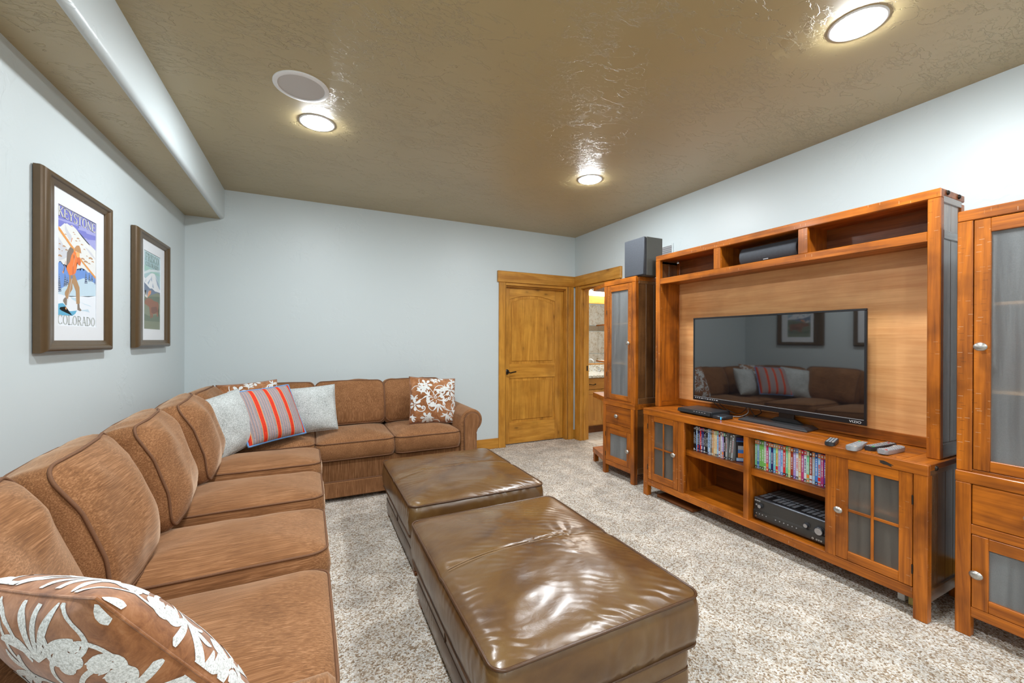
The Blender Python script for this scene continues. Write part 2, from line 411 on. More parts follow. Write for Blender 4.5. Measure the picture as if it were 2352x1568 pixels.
bm = B(XR-.012, XR+T+.01, R0+.013, R1, DT-.034, DT, .002); box(bm, XR+.04, XR+.085, R0+.013, R1, DT-.048, DT-.034, .002)
trim(13, bm, 'y')
sp = obj('strike_plate', B(XR+.088, XR+.112, R1-.004, R1+.002, .93, 1.0, .001), IRON); tag(sp, 'small dark strike plate on the bathroom door jamb', 'strike plate')
struct('baseboard_back', B(1.30, 2.089, YB-.018, YB, 0, .125, .004), ALDER['x'])
struct('baseboard_corner', B(3.2, XR, YB-.018, YB, 0, .125, .003), ALDER['x'])
struct('baseboard_left', B(XL, XL+.018, YF, YB, 0, .125, .004), ALDER['y'])
struct('baseboard_right', B(XR-.018, XR, YF, 3.712, 0, .125, .004), ALDER['y'])

# back door: two-panel knotty alder leaf, arched upper panel
x0, x1, yf = 2.190, 3.084, YB+.066
door = struct('door_1', B(x0, x1, yf+.012, yf+.04, .012, 2.026), ALDER['z'])
px0, px1 = 2.272, 2.955
obj('stile', B(x0, px0, yf, yf+.013, .012, 2.026, .002), ALDER['z'], door)
obj('stile', B(px1, x1, yf, yf+.013, .012, 2.026, .002), ALDER['z'], door)
obj('rail', B(px0, px1, yf, yf+.013, .012, .278, .002), ALDER['x'], door)
obj('rail', B(px0, px1, yf, yf+.013, .850, 1.034, .002), ALDER['x'], door)
def arch(xa, xb, zs, rise, n=18):
    return [(xa+(xb-xa)*i/n, zs+rise*(1-(2*i/n-1)**2)) for i in range(n+1)]
obj('rail', prism(NB(), [(px0, 2.026)]+arch(px0, px1, 1.862, .058)+[(px1, 2.026)], 'y', yf, yf+.013, .002), ALDER['x'], door)
obj('raised_panel', B(px0+.034, px1-.034, yf+.002, yf+.013, .312, .816, .009), ALDER['z'], door)
obj('raised_panel', prism(NB(), [(px0+.034, 1.068)]+arch(px0+.034, px1-.034, 1.828, .056)+[(px1-.034, 1.068)], 'y', yf+.002, yf+.013, .009), ALDER['z'], door)
hb = lathe(NB(), [(0, -.020), (.020, -.018), (.033, -.008), (.034, 0)], (2.235, yf, .935), 'y', 20)
tube(hb, spline([(2.235, yf-.012, .935), (2.235, yf-.05, .935), (2.262, yf-.055, .925), (2.30, yf-.052, .932), (2.345, yf-.05, .938)], 5), [.009]*6+[.008]*15, 8)
obj('lever_handle', hb, IRON, door, smooth=40)

# ------------------------------------------------------------------ lamps, ceiling speaker, wall plate
lights = [(2.171, .958, 'largest round recessed light, near the top right of the ceiling'), (.031, 2.944, 'round recessed light beside the white ceiling speaker'),
          (2.178, 2.908, 'small round recessed light on the ceiling toward the doors'), (.031, .958, 'round recessed light in the ceiling straight above the viewer'),
          (.031, -1.05, 'added unseen fill light behind the viewer on the sofa side'), (2.171, -1.05, 'added unseen fill light behind the viewer on the cabinet side'),  # added pair behind the viewer, unseen, for more even room light
          (.031, -3.0, 'added unseen rearmost fill light on the sofa side'), (2.171, -3.0, 'added unseen rearmost fill light on the cabinet side')]  # second added pair, out of view, as extra fill
for x, y, lb in lights:
    t = thing('recessed_light', lb, 'light', (x, y, H), group='recessed ceiling lights')
    obj('trim_ring', lathe(NB(), [(.106, 0), (.106, -.002), (.101, -.005), (.094, -.005), (.0905, -.001)], (x, y, H), 'z', 40), WHITE, t, smooth=40)
    obj('lens', lathe(NB(), [(.0905, -.002), (.0895, -.008), (.082, -.0115), (.058, -.0135), (.03, -.0145), (0, -.015)], (x, y, H), 'z', 32), LENS, t, smooth=60)
t = thing('ceiling_speaker', 'large round white flush speaker in the ceiling', 'speaker', (-.052, 2.563, H))
obj('trim_ring', lathe(NB(), [(.141, 0), (.141, -.006), (.135, -.010), (.120, -.010), (.117, -.006)], (-.052, 2.563, H), 'z', 48), WHITE, t, smooth=40)
obj('grille', lathe(NB(), [(.118, -.005), (.06, -.0065), (0, -.007)], (-.052, 2.563, H), 'z', 48), plain('perforated_white_grille', (.55, .53, .51, 1), .6, var=.05, scale=400), t, smooth=60)
t = thing('wall_plate', 'small grey plate in white surround on wall behind the hutch', 'wall plate', (XR, 3.03, 2.2))
bm = NB(); 
for a in ((2.945, 2.965, 2.13, 2.31), (3.10, 3.12, 2.13, 2.31), (2.965, 3.10, 2.29, 2.31), (2.965, 3.10, 2.13, 2.15)): box(bm, XR-.008, XR, *a, .001)
obj('surround', bm, WALL, t)
obj('louvre_plate', B(XR-.004, XR, 2.965, 3.10, 2.15, 2.29), GREYP, t)
for k in range(7): obj('louvre', B(XR-.008, XR-.004, 2.967, 3.098, 2.155+k*.019, 2.163+k*.019), GREYP, t)

# ------------------------------------------------------------------ bathroom beyond the doorway
BX1, BY0, BY1 = 7.6, 2.9, 5.42
struct('floor_bathroom', B(XR+.05, BX1, BY0, BY1, -.1, -.003), GROUT)
fb = bpy.data.objects['floor_bathroom']
for i in range(8):
    for j in range(7):
        a, b = XR+.053+i*.33, 3.02+j*.33
        if b < 5.3 and a < 5.6: obj('tile', B(a, a+.324, b, b+.324, -.004, .004, .002), TRAV, fb)
struct('wall_bathroom_back', B(XR+T, BX1, BY1, BY1+.1, 0, H), WALL)
struct('wall_bathroom_front', B(XR+T, BX1, BY0-.1, BY0, 0, H), WALL)
struct('wall_bathroom_right', B(BX1, BX1+.1, BY0-.1, BY1+.1, 0, H), WALL)
struct('wall_bathroom_side', B(XR, XR+T, YB+T, BY1+.1, 0, H), WALL)
struct('ceiling_bathroom', B(XR+T, BX1+.1, BY0-.1, BY1+.1, H, H+.1), plain('white_ceiling_paint', (.75, .75, .73, 1), .8))
wt = bpy.data.objects['wall_bathroom_front']
for i in range(11):
    for z0, z1, mt in ((0, .5, TRAV), (.505, 1.03, TRAV), (1.035, 1.565, TRAV), (1.57, 1.70, MOSAIC), (1.705, 2.2, TRAV)):
        obj('tile', B(3.9+i*.326, 3.9+i*.326+.322, BY0-.002, BY0+.010, z0+.003, z1-.003, .002), mt, wt)
# vanity
vx0, vx1, vf, vb = 3.42, 5.1, 4.76, 5.40
t = thing('bathroom_vanity', 'alder bathroom vanity with speckled granite counter seen through the doorway', 'vanity', (3.9, vf, 0))
obj('carcass', B(vx0, vx1, vf+.02, vb, .11, .80), VAN['z'], t)
obj('toe_kick', B(vx0, vx1, vf+.06, vf+.075, .004, .11), DARKW['x'], t)
for k, (a, b) in enumerate(((3.44, 3.86), (3.87, 4.29), (4.30, 4.72))):
    d = obj('drawer', B(a, b, vf, vf+.02, .64, .795, .004), VAN['x'], t)
    c_ = (a+b)/2 - (.03 if k == 0 else 0)
    obj('pull', tube(NB(), spline([(c_-.05, vf+.002, .715), (c_-.048, vf-.022, .712), (c_, vf-.026, .704), (c_+.048, vf-.022, .712), (c_+.05, vf+.002, .715)], 4), .0055, 8), IRON, d, smooth=60)
    bm = B(a, a+.06, vf, vf+.02, .125, .63, .003); box(bm, b-.06, b, vf, vf+.02, .125, .63, .003); box(bm, a+.06, b-.06, vf, vf+.02, .125, .19, .003); box(bm, a+.06, b-.06, vf, vf+.02, .565, .63, .003)
    d = obj('door', bm, VAN['z'], t); obj('raised_panel', B(a+.055, b-.055, vf+.008, vf+.018, .185, .57, .006), VAN['z'], d)
obj('countertop', B(vx0-.02, vx1+.02, vf-.025, vb, .802, .842, .006), GRANITE, t)
obj('backsplash', B(vx0-.02, vx1+.02, 5.385, 5.405, .842, .945, .003), GRANITE, t)
fx = 4.26
t = thing('bathroom_faucet', 'chrome gooseneck faucet with lever handles on the granite counter', 'faucet', (fx, 5.28, .842))
bm = lathe(NB(), [(.028, 0), (.030, .012), (.018, .03), (.013, .05)], (fx, 5.28, .842), 'z', 16)
tube(bm, spline([(fx, 5.28, .88), (fx-.005, 5.27, .98), (fx-.03, 5.2, 1.03), (fx-.045, 5.14, 1.0), (fx-.045, 5.12, .96)], 6), .011, 10); obj('spout', bm, STEEL, t, smooth=50)
for dx in (-.11, .11):
    bm = lathe(NB(), [(.026, 0), (.027, .01), (.013, .03), (.011, .06), (.016, .066), (0, .07)], (fx+dx, 5.28, .842), 'z', 14)
    tube(bm, [(fx+dx, 5.28, .905), (fx+dx-.075, 5.265, .915)], [.008, .005], 8); obj('lever', bm, STEEL, t, smooth=50)
t = thing('bathroom_mirror', 'wide wood-framed mirror on the wall above the vanity', 'mirror', (4.2, BY1, .96))
obj('mirror_glass', B(3.46, 5.04, BY1-.012, BY1-.004, .965, 1.945), MIRROR, t)
for n_, a in (('frame_rail', (3.38, 5.12, 1.94, 2.07)), ('frame_rail', (3.38, 5.12, .948, .967))):
    obj(n_, B(a[0], a[1], BY1-.03, BY1, a[2], a[3], .003), VAN['x'], t)
for a in ((3.38, 3.46), (5.04, 5.12)): obj('frame_stile', B(a[0], a[1], BY1-.03, BY1, .967, 1.94, .003), VAN['z'], t)
t = thing('vanity_light', 'bright glass vanity light above the bathroom mirror', 'light', (4.2, BY1, 2.2))
obj('back_bar', B(3.9, 4.9, BY1-.03, BY1, 2.16, 2.22, .004), STEEL, t)
for x in (4.05, 4.40, 4.75):
    obj('arm', tube(NB(), spline([(x, BY1-.02, 2.19), (x, BY1-.08, 2.13), (x, BY1-.13, 2.15), (x, BY1-.14, 2.18)], 5), .008, 8), STEEL, t, smooth=60)
    obj('shade', lathe(NB(), [(.03, 0), (.055, .03), (.068, .09), (.075, .13)], (x, BY1-.14, 2.18), 'z', 18), GLOBE, t, smooth=60)
bm = NB(); n = 40
for r, z in ((1, .004), (1.0, .022), (.93, .034), (.5, .036)): pass
rx, ry, cx, cy = .42, .27, 4.10, 4.30
prof = [(1.0, .005), (1.02, .018), (.97, .032), (.5, .036), (0, .036)]
rg = []
for s, z in prof:
    rg.append([bm.verts.new((cx+rx*s*math.copysign(abs(math.cos(2*PI*i/n))**.6, math.cos(2*PI*i/n)), cy+ry*s*math.copysign(abs(math.sin(2*PI*i/n))**.6, math.sin(2*PI*i/n)), z+(.003*random.random() if s < 1 else 0))) for i in range(n)] if s else [bm.verts.new((cx, cy, z))])
for a, b in zip(rg, rg[1:]):
    for i in range(n): bm.faces.new((a[i], a[(i+1) % n], b[(i+1) % n], b[i]) if len(b) > 1 else (a[i], a[(i+1) % n], b[0]))
tag(obj('bath_rug', bm, RUG, smooth=60), 'fluffy white bath rug on the tile floor before the vanity', 'rug')
# ------------------------------------------------------------------ soft things
def M3(cen, ex, ey, ez):
    mm = Matrix.Identity(4)
    for i in range(3): mm[i][0] = ex[i]; mm[i][1] = ey[i]; mm[i][2] = ez[i]; mm[i][3] = cen[i]
    return mm
def rrect(w, d, r, k=7, ms=9):
    """closed outline of a rounded rectangle"""
    out = []; hw, hd = w/2-r, d/2-r
    for q, (sx, sy) in enumerate(((1, 1), (-1, 1), (-1, -1), (1, -1))):
        arc = [(sx*hw+r*math.cos(q*PI/2+a*PI/2/k), sy*hd+r*math.sin(q*PI/2+a*PI/2/k)) for a in range(k+1)]
        out += arc
        nx_ = ((-1, 1), (-1, -1), (1, -1), (1, 1))[q]; b = (nx_[0]*hw+r*math.cos((q+1)*PI/2), nx_[1]*hd+r*math.sin((q+1)*PI/2)); a = arc[-1]
        out += [(a[0]+(b[0]-a[0])*i/ms, a[1]+(b[1]-a[1])*i/ms) for i in range(1, ms)]
    return out
def cushion(mat4, w, d, h, r=.05, ct=.05, cb=.0, bulge=.012, rings=12, wr=.004, wf=9.0, seed=0, power=2.4, ms=9, fn=None, soft=0.0):
    """boxed cushion: crowned top and bottom, bulging sides; returns bmesh and its two piping loops (all in world coordinates)"""
    bm = NB(); o = rrect(w, d, r, 7, ms); N = len(o); S = Vector((seed*3.7, seed*1.3, seed*2.1)); loops = []
    def top(x, y, s, sgn, c):
        z = sgn*(h/2 + c*(1-s**power) - (.010*max(0, (s-.9)/.1)**2))
        z -= sgn*soft*max(0, (abs(x)/(w/2))*(abs(y)/(d/2))-.35)
        nz = noise.noise(Vector((x*wf, y*wf*.6, z))+S)*wr*min(1, (1-s)*6+.25)
        if fn and sgn > 0: nz += fn(x, y)
        return z+nz
    def ring(s, sgn, c): return [bm.verts.new((x*s, y*s, top(x*s, y*s, s, sgn, c))) for x, y in o]
    seq = [bm.verts.new((0, 0, top(0, 0, 0, 1, ct)))]
    ss = [1-(1-i/rings)**1.35 for i in range(1, rings+1)]
    R = [ring(s, 1, ct) for s in ss]
    for k in (1, 2, 3):
        t = k/4; b = 1+0*t; z = h/2-h*t
        row = []
        for x, y in o:
            l = math.hypot(x, y); q = bulge*math.sin(PI*t)+noise.noise(Vector((x*14, y*14, z*5))+S)*wr*.8
            row.append(bm.verts.new((x*(1+q/l), y*(1+q/l), z-(soft*max(0, (abs(x)/(w/2))*(abs(y)/(d/2))-.35))*(1-2*t))))
        R.append(row)
    Rb = [ring(s, -1, cb) for s in ss[::-1]]
    R += Rb
    cbv = bm.verts.new((0, 0, top(0, 0, 0, -1, cb)))
    for i in range(N):
        j = (i+1) % N
        bm.faces.new((seq[0], R[0][i], R[0][j]))
        for a, b in zip(R, R[1:]): bm.faces.new((a[i], b[i], b[j], a[j]))
        bm.faces.new((R[-1][j], R[-1][i], cbv))
    p1 = [mat4 @ (v.co+Vector((v.co.x*.004/w, v.co.y*.004/d, .001))) for v in R[rings-1]]; p2 = [mat4 @ v.co for v in Rb[0]]
    bmesh.ops.transform(bm, matrix=mat4, verts=bm.verts)
    return bm, p1, p2
def piping(loop, r=.0045, n=6): return tube(NB(), loop, r, n, closed=True)

def pillow_surf(w, h, t, pinch=.05, seed=0, wr=.004, corner=0.0):
    S = Vector((seed*5.1, seed*2.3, seed))
    def f(u, v, side, lift=0.0):
        e = max(0.0, (1-abs(u)**2.6))*max(0.0, (1-abs(v)**2.6))
        x = w/2*u*(1-pinch*(1-v*v)*abs(u)**3); y = h/2*v*(1-pinch*(1-u*u)*abs(v)**3)
        z = t/2*(e**.55)
        z += noise.noise(Vector((x*13, y*13, side*3))+S)*wr*min(1, e*4) + noise.noise(Vector((x*38, y*30, side*2))+S)*wr*.6*max(0, 1-e*1.6)*min(1, e*9)
        return Vector((x, y, side*(z+lift)))
    return f
def pillow_bm(f, n=34):
    bm = NB()
    for side in (1, -1):
        g = [[bm.verts.new(f(-1+2*i/n, -1+2*j/n, side)) for j in range(n+1)] for i in range(n+1)]
        for i in range(n):
            for j in range(n): bm.faces.new((g[i][j], g[i+1][j], g[i+1][j+1], g[i][j+1]))
    bmesh.ops.remove_doubles(bm, verts=bm.verts, dist=1e-4)
    return bm
def pillow_edge(f, n=30):
    P = [f(-1+2*i/n, -1, 1) for i in range(n)]+[f(1, -1+2*i/n, 1) for i in range(n)]+[f(1-2*i/n, 1, 1) for i in range(n)]+[f(-1, 1-2*i/n, 1) for i in range(n)]
    return P

# ---- white floral print: ribbons with a width profile laid on the pillow's own surface
def rib(bm, f, side, pts, wid, lift=.0009, step=.018, cap=True):
    """pts in the pillow's (u, v); wid(t) half width"""
    P = []
    for a, b in zip(pts, pts[1:]):
        L = math.hypot(b[0]-a[0], b[1]-a[1]); k = max(1, int(L/step))
        P += [(a[0]+(b[0]-a[0])*i/k, a[1]+(b[1]-a[1])*i/k) for i in range(k)]
    P.append(pts[-1]); N = len(P); prev = None
    cl = lambda a: max(-.993, min(.993, a))
    for i, (x, y) in enumerate(P):
        a, b = P[max(0, i-1)], P[min(N-1, i+1)]; dx, dy = b[0]-a[0], b[1]-a[1]; l = math.hypot(dx, dy) or 1
        hw = wid(i/(N-1)); nx, ny = -dy/l*hw, dx/l*hw
        if abs(x) > 1.0 or abs(y) > 1.0: prev = None; continue
        row = [bm.verts.new(f(cl(x+nx*q), cl(y+ny*q), side, lift)) for q in (1, .33, -.33, -1)]
        if prev:
            for q in range(3): bm.faces.new((prev[q], row[q], row[q+1], prev[q+1]))
        prev = row
def dot(bm, f, side, x, y, r):
    if abs(x) > .96 or abs(y) > .96: return
    rib(bm, f, side, [(x-r, y), (x-r*.5, y), (x, y), (x+r*.5, y), (x+r, y)], lambda t: r*math.sqrt(max(0, 1-(2*t-1)**2))+.001, step=r/4)
def curl(bm, f, side, x, y, ang, size, turn, w=.026, loops=1.15):
    pts = []; N = 26; a = ang; px, py = x, y
    for i in range(N+1):
        t = i/N; pts.append((px, py)); st = size*(1-t*.80)/N*3.0
        a += turn*loops*2*PI/N*(.30+1.55*t); px += st*math.cos(a); py += st*math.sin(a)
    rib(bm, f, side, pts, lambda t: w*(.45+.75*t))
    dot(bm, f, side, pts[-1][0], pts[-1][1], w*1.9)
def petal(bm, f, side, x, y, ang, L, w, bend=0.0):
    pts = []; a = ang; px, py = x, y
    for i in range(15): pts.append((px, py)); px += L/14*math.cos(a); py += L/14*math.sin(a); a += bend/14*(.4+1.6*i/14)
    rib(bm, f, side, pts, lambda t: w*(math.sin(PI*min(1, .03+t*.95))**.8)*(.45+.75*t)+.003, step=.012)
def leaf(bm, f, side, x, y, ang, L, flip=1):
    petal(bm, f, side, x, y, ang, L, .085*L, .9*flip)
    for da, l, s, b0 in ((.42, .78, .075, .9), (-.42, .72, .075, -.9), (.85, .56, .065, 1.2), (-.9, .50, .065, -1.2)):
        o = .10+.12*abs(da); petal(bm, f, side, x+o*L*math.cos(ang), y+o*L*math.sin(ang), ang+da, L*l, L*s, b0)
    dot(bm, f, side, x+L*.93*math.cos(ang+.42*flip), y+L*.93*math.sin(ang+.42*flip), L*.085)
def flower(bm, f, side, x, y, r, a0=0):
    for k in range(6): petal(bm, f, side, x+.22*r*math.cos(a0+k*PI/3), y+.22*r*math.sin(a0+k*PI/3), a0+k*PI/3, r*.8, r*.24)
    for k in range(5): dot(bm, f, side, x+.10*r*math.cos(k*1.26), y+.10*r*math.sin(k*1.26), r*.055)
def stem(bm, f, side, pts, w=.012): rib(bm, f, side, [(p.x, p.y) for p in spline([(a, b, 0) for a, b in pts], 6)], lambda t: w)
def floral(f, side, zoom=1.0, ox=0.0, oy=0.0):
    bm = NB(); A = math.radians
    class Fz:
        pass
    g = lambda u, v, s, l=0.0: f(u, v, s, l)
    def T_(x, y): return (x*zoom+ox, y*zoom+oy)
    z = zoom
    cu = lambda x, y, a, s, t, w=.020, lp=1.2: curl(bm, g, side, *T_(x, y), A(a), s*z, t, w*z, lp)
    le = lambda x, y, a, L, fl=1: leaf(bm, g, side, *T_(x, y), A(a), L*z, fl)
    # centre medallion
    for k in range(10):
        q = .055 if k else 0; dot(bm, g, side, *T_(-.02+q*math.cos(k*.7), .06+q*math.sin(k*.7)), .017*z)
    cu(-.10, .14, 92, .66, -1, .020, 1.2); cu(-.02, .12, 60, .34, -1, .030, 1.25); cu(.08, .06, 25, .36, 1, .028, 1.3); cu(-.12, .04, 165, .34, 1, .026, 1.3)
    cu(-.10, -.02, 235, .30, -1, .028, 1.3); cu(.06, -.02, -35, .34, 1, .028, 1.3); cu(.02, -.06, 280, .26, -1, .026, 1.3)
    for k in range(7): petal(bm, g, side, *T_(.26-.035*k, .44-.004*k), A(250-k*8), .12*z, .020*z, .5)
    for k in range(5): petal(bm, g, side, *T_(.10, -.22), A(-92+(k-2)*27), .36*z, .034*z, .35*(k-2))
    for k in range(6): dot(bm, g, side, *T_(.12+.03*k, .24-.004*k), .011*z)
    for k in range(6): petal(bm, g, side, *T_(-.25+.004*k, .0-.034*k), A(186), .07*z, .011*z)
    le(-.18, .10, 158, .40, -1); le(.22, -.08, -12, .34, 1); le(.02, -.16, 230, .30, -1)
    # tendrils
    for P in ([(-.14, .10), (-.40, .10), (-.62, -.05), (-.88, -.18)], [(-.02, .14), (-.16, .34), (-.28, .52)], [(.16, -.22), (.36, -.42), (.58, -.50)], [(.32, -.2), (.42, -.4), (.62, -.5)], [(.95, .62), (.80, .5), (.68, .34)], [(.60, -.5), (.86, -.52), (.98, -.58)], [(-.62, -.02), (-.75, -.12), (-.82, -.2)]):
        stem(bm, g, side, [T_(*p) for p in P], .012*z)
    cu(-.36, -.02, 255, .36, 1); cu(.26, .02, 60, .46, -1, .022); cu(-.86, -.24, 280, .50, 1, .022); cu(.70, -.42, 100, .40, -1); cu(.36, -.62, 300, .40, 1)
    cu(-.62, .90, 250, .46, 1, .022); cu(.12, .82, 170, .40, -1); cu(-.95, .42, 60, .36, -1); cu(.66, .74, -40, .36, 1); cu(-.10, -.52, 170, .34, -1); cu(-.20, -.98, 40, .50, -1, .022); cu(.85, -.8, 120, .36, 1)
    for a in ((-.45, .30, 100, .44, 1), (-.60, .18, 80, .40, -1), (.40, .66, 280, .50, -1), (.92, .78, 170, .36, 1), (-.05, .66, 75, .36, 1), (-.18, -.62, 250, .42, -1), (.52, -.55, 250, .44, 1), (.66, -.52, 20, .36, -1), (-.88, -.1, 95, .36, 1), (-.40, -.74, 290, .36, 1), (.96, .06, 100, .34, -1), (-.9, -.62, 260, .34, 1), (.8, -.22, 60, .34, 1)): le(*a)
    for x, y, r in ((-.38, .62, .26), (.66, .40, .30), (-.84, -.24, .26), (-.36, -.80, .24), (.86, -.94, .24), (.2, 1.0, .22)): flower(bm, g, side, *T_(x, y), r*z, x*3)
    return bm
def throw_pillow(label, cen, yaw, lean, roll, w, h, t, mat, kind, seed, pinch=.05, basis=None):
    o = thing('throw_pillow', label, 'pillow', cen, group='throw pillows on the sectional')
    if basis is None:
        R = Matrix.Rotation(math.radians(yaw), 4, 'Z') @ Matrix.Rotation(math.radians(-lean), 4, 'X') @ Matrix.Rotation(PI/2, 4, 'X') @ Matrix.Rotation(math.radians(roll), 4, 'Z')
    else: R = basis
    o.rotation_euler = R.to_euler()
    f = pillow_surf(w, h, t, pinch, seed, .006 if kind == 'plain' else .004)
    obj('pillow_cover', pillow_bm(f, 44), mat, o, smooth=180, local=True)
    e = pillow_edge(f)
    if kind == 'floral':
        for s in (1, -1): obj('floral_print', floral(f, s, 1.0) if seed < 9 else floral(f, s, 1.25, -.42, -.36), PRINT, o, local=True, smooth=180)
    if kind == 'stripe': obj('blue_binding', tube(NB(), e, .0075, 8, closed=True), BLUEP, o, local=True, smooth=60)
    else: obj('seam', tube(NB(), e, .0022, 6, closed=True), mat, o, local=True, smooth=60)
    return o

# ------------------------------------------------------------------ sectional sofa
SO = thing('sectional_sofa', 'large L-shaped brown chenille sectional along left and back walls', 'sofa', (-.5, 3.9, 0))
XF, YSF = .03, 3.66                                    # front planes of the two runs
def zpath(pts): return pts
bm = B(-.99, XF, .80, 4.56, .035, .345, .012)
obj('left_base', bm, SOFA['z'], SO)
obj('back_base', B(XF+.0005, 1.43, YSF, 4.56, .035, .345, .012), SOFA['z'], SO)
bm = B(XF-.002, XF+.014, .82, YSF+.005, .035, .165, .006); box(bm, XF+.01, 1.42, YSF-.014, YSF+.002, .035, .165, .006)
obj('skirt_band', bm, SOFA['z'], SO)
bm = tube(NB(), [(XF+.010, .83, .168), (XF+.010, YSF-.008, .168), (1.42, YSF-.008, .168)], .006, 6); obj('skirt_welt', bm, PIPE, SO, smooth=60)
for x, y in ((-.9, 1.0), (-.06, 1.0), (1.34, 3.74), (1.34, 4.48), (-.06, 3.5), (-.9, 4.48)): obj('foot', B(x-.03, x+.03, y-.03, y+.03, 0, .036, .004), DARKW['z'], SO)
# back frames with rounded top
def backprof(d0): return [(0, .30), (0, .74)]+[(d0/2-d0/2*math.cos(PI*i/10), .74+.075*math.sin(PI*i/10)) for i in range(1, 10)]+[(d0, .74), (d0, .30)]
pr = backprof(.17)
obj('left_back_frame', prism(NB(), [(-1.005+a, z) for a, z in pr], 'y', .80, 4.57), SOFA['z'], SO, smooth=35)
bm = NB(); prism(bm, [(4.60-a, z) for a, z in pr], 'x', -.84, 1.42); obj('back_frame', bm, SOFA['z'], SO, smooth=35)
# rolled arms
def armprof(inn, sgn, zc=.575, r=.108, low=.335):
    """profile in (across, z); inn = inner face, sgn = outward direction"""
    c = inn+sgn*(r+.006); P = [(inn, low-.3), (inn, zc)]
    P += [(c-sgn*r*math.cos(a), zc+r*math.sin(a)) for a in [PI*i/18 for i in range(1, 18)]]
    P += [(c+sgn*r*math.cos(a), zc-r*math.sin(a)) for a in [PI*i/18 for i in range(0, 8)]]
    P += [(inn+sgn*.17, zc-.13), (inn+sgn*.17, .035), (inn, .035)]
    return P
def arm(inn, sgn, axis, f0, f1, face):
    P = armprof(inn, sgn)
    a = obj('rolled_arm', prism(NB(), P, axis, f0, f1, .014), SOFA['x' if axis == 'y' else 'y'], SO, smooth=35)
    # inset front panel with welt
    c = inn+sgn*.114; r = .076; zc = .575
    q = [(c-sgn*r*math.cos(t), zc+r*math.sin(t)) for t in [PI*i/14 for i in range(0, 15)]]+[(c+sgn*r*math.cos(.6), zc-r*math.sin(.6)-.01), (inn+sgn*.150, .45), (inn+sgn*.150, .17), (inn+sgn*.04, .17)]
    s = -1 if face < (f0+f1)/2 else 1
    obj('arm_front_panel', prism(NB(), q, axis, face-.004, face+s*.014, .006), SOFA['z'], a, smooth=30)
    lp = [((x, face+s*.006, z) if axis == 'y' else (face+s*.006, x, z)) for x, z in q]
    obj('arm_welt', tube(NB(), lp, .006, 6, closed=True), PIPE, a, smooth=60)
arm(1.252, 1, 'y', 3.64, 4.5, 3.64)
arm(.955, -1, 'x', -.95, .045, .045)
# seat cushions
EX, EY, EZ = Vector((1, 0, 0)), Vector((0, 1, 0)), Vector((0, 0, 1))
def seat(x0, x1, y0, y1, ax, seed, ct=.05, tl=0.0):
    mt = M3(((x0+x1)/2, (y0+y1)/2, .4225), EX, Vector((0, math.cos(tl), -math.sin(tl))), Vector((0, math.sin(tl), math.cos(tl))))
    bm, p1, p2 = cushion(mt, x1-x0, y1-y0, .155, .07, ct, 0, .014, 14, .006, 7, seed, 2.2, 14)
    c = obj('seat_cushion', bm, SOFA[ax], SO, smooth=180)
    obj('piping', piping(p1), PIPE, c, smooth=180); obj('piping', piping(p2), PIPE, c, smooth=180)
sy = [.99, 1.72, 2.325, 2.975, 3.62]
for k in range(4): seat(-.70, .058, sy[k]+.004, sy[k+1]-.004, 'x', k+1, .050, .085)
seat(-.70, .030, 3.626, 4.30, 'y', 5, .045)
seat(.036, .652, 3.61, 4.30, 'y', 6, .045); seat(.660, 1.25, 3.61, 4.30, 'y', 7, .045)
# back cushions
def backc(cen, wdir, tilt_dir, ww, hh, tt, lean, ax, seed, ct=.06, yaw=0.0):
    """wdir: width axis; tilt_dir: horizontal direction the face looks to"""
    n = (Vector(tilt_dir)*math.cos(lean)+EZ*math.sin(lean)).normalized(); x = Vector(wdir); Rz = Matrix.Rotation(yaw, 3, 'Z'); n = Rz @ n; x = Rz @ x; y = n.cross(x)
    bm, p1, p2 = cushion(M3(cen, x, y, n), ww, hh, tt, .06, ct, .035, .018, 18, .020, 5.5, seed, 2.2, 14, soft=.05)
    c = obj('back_cushion', bm, SOFA[ax], SO, smooth=180)
    obj('piping', piping(p1, .0052), PIPE, c, smooth=180); obj('piping', piping(p2, .0052), PIPE, c, smooth=180)
L_ = math.radians(17)
for k, (y0, y1) in enumerate(((.96, 1.58), (1.58, 2.16), (2.16, 2.78), (2.78, 3.48))):
    backc((-.675, (y0+y1)/2, .735), (0, -1, 0), (1, 0, 0), y1-y0-.004, .455, .185, L_+.03*(k % 2), 'y', 11+k, .06, .12)
backc((-.70, 3.83, .735), (0, -1, 0), (1, 0, 0), .62, .43, .15, L_, 'y', 21, .045)
L2 = math.radians(15)
for k, (x0, x1) in enumerate(((-.58, .03), (.03, .655), (.655, 1.24))):
    backc(((x0+x1)/2, 4.27, .722), (1, 0, 0), (0, -1, 0), x1-x0-.010, .41, .17, L2, 'z', 31+k, .05)

# throw pillows
throw_pillow('brown pillow with white scrolls standing against right arm of sofa', (1.075, 3.95, .745), 4, 18, -5, .475, .455, .17, VELVET, 'floral', 1)
throw_pillow('pale grey pillow right of the striped pillow, tilted', (-.02, 3.93, .735), -2, 20, 4, .44, .40, .17, BOUCLE, 'plain', 2, .035)
throw_pillow('red and grey striped pillow with blue edging in corner of sofa', (-.29, 3.70, .755), 32, 30, 3, .44, .44, .16, STRIPE, 'stripe', 3, .03)
throw_pillow('pale grey pillow left of the striped pillow, turned sideways', (-.53, 3.52, .735), 56, 22, 8, .43, .43, .17, BOUCLE, 'plain', 4, .035)
throw_pillow('brown scroll-patterned pillow mostly hidden behind the striped pillow', (-.46, 4.10, .755), 16, 20, 3, .45, .45, .15, VELVET, 'floral', 5)
K_, B_, L3 = Vector((-.28, .80, .955)), Vector((-.075, .91, .60)), Vector((-.56, 1.11, .88))
e1 = (B_-K_).normalized(); e2 = (L3-K_); e2 = (e2-e1*e2.dot(e1)).normalized(); n_ = e1.cross(e2)
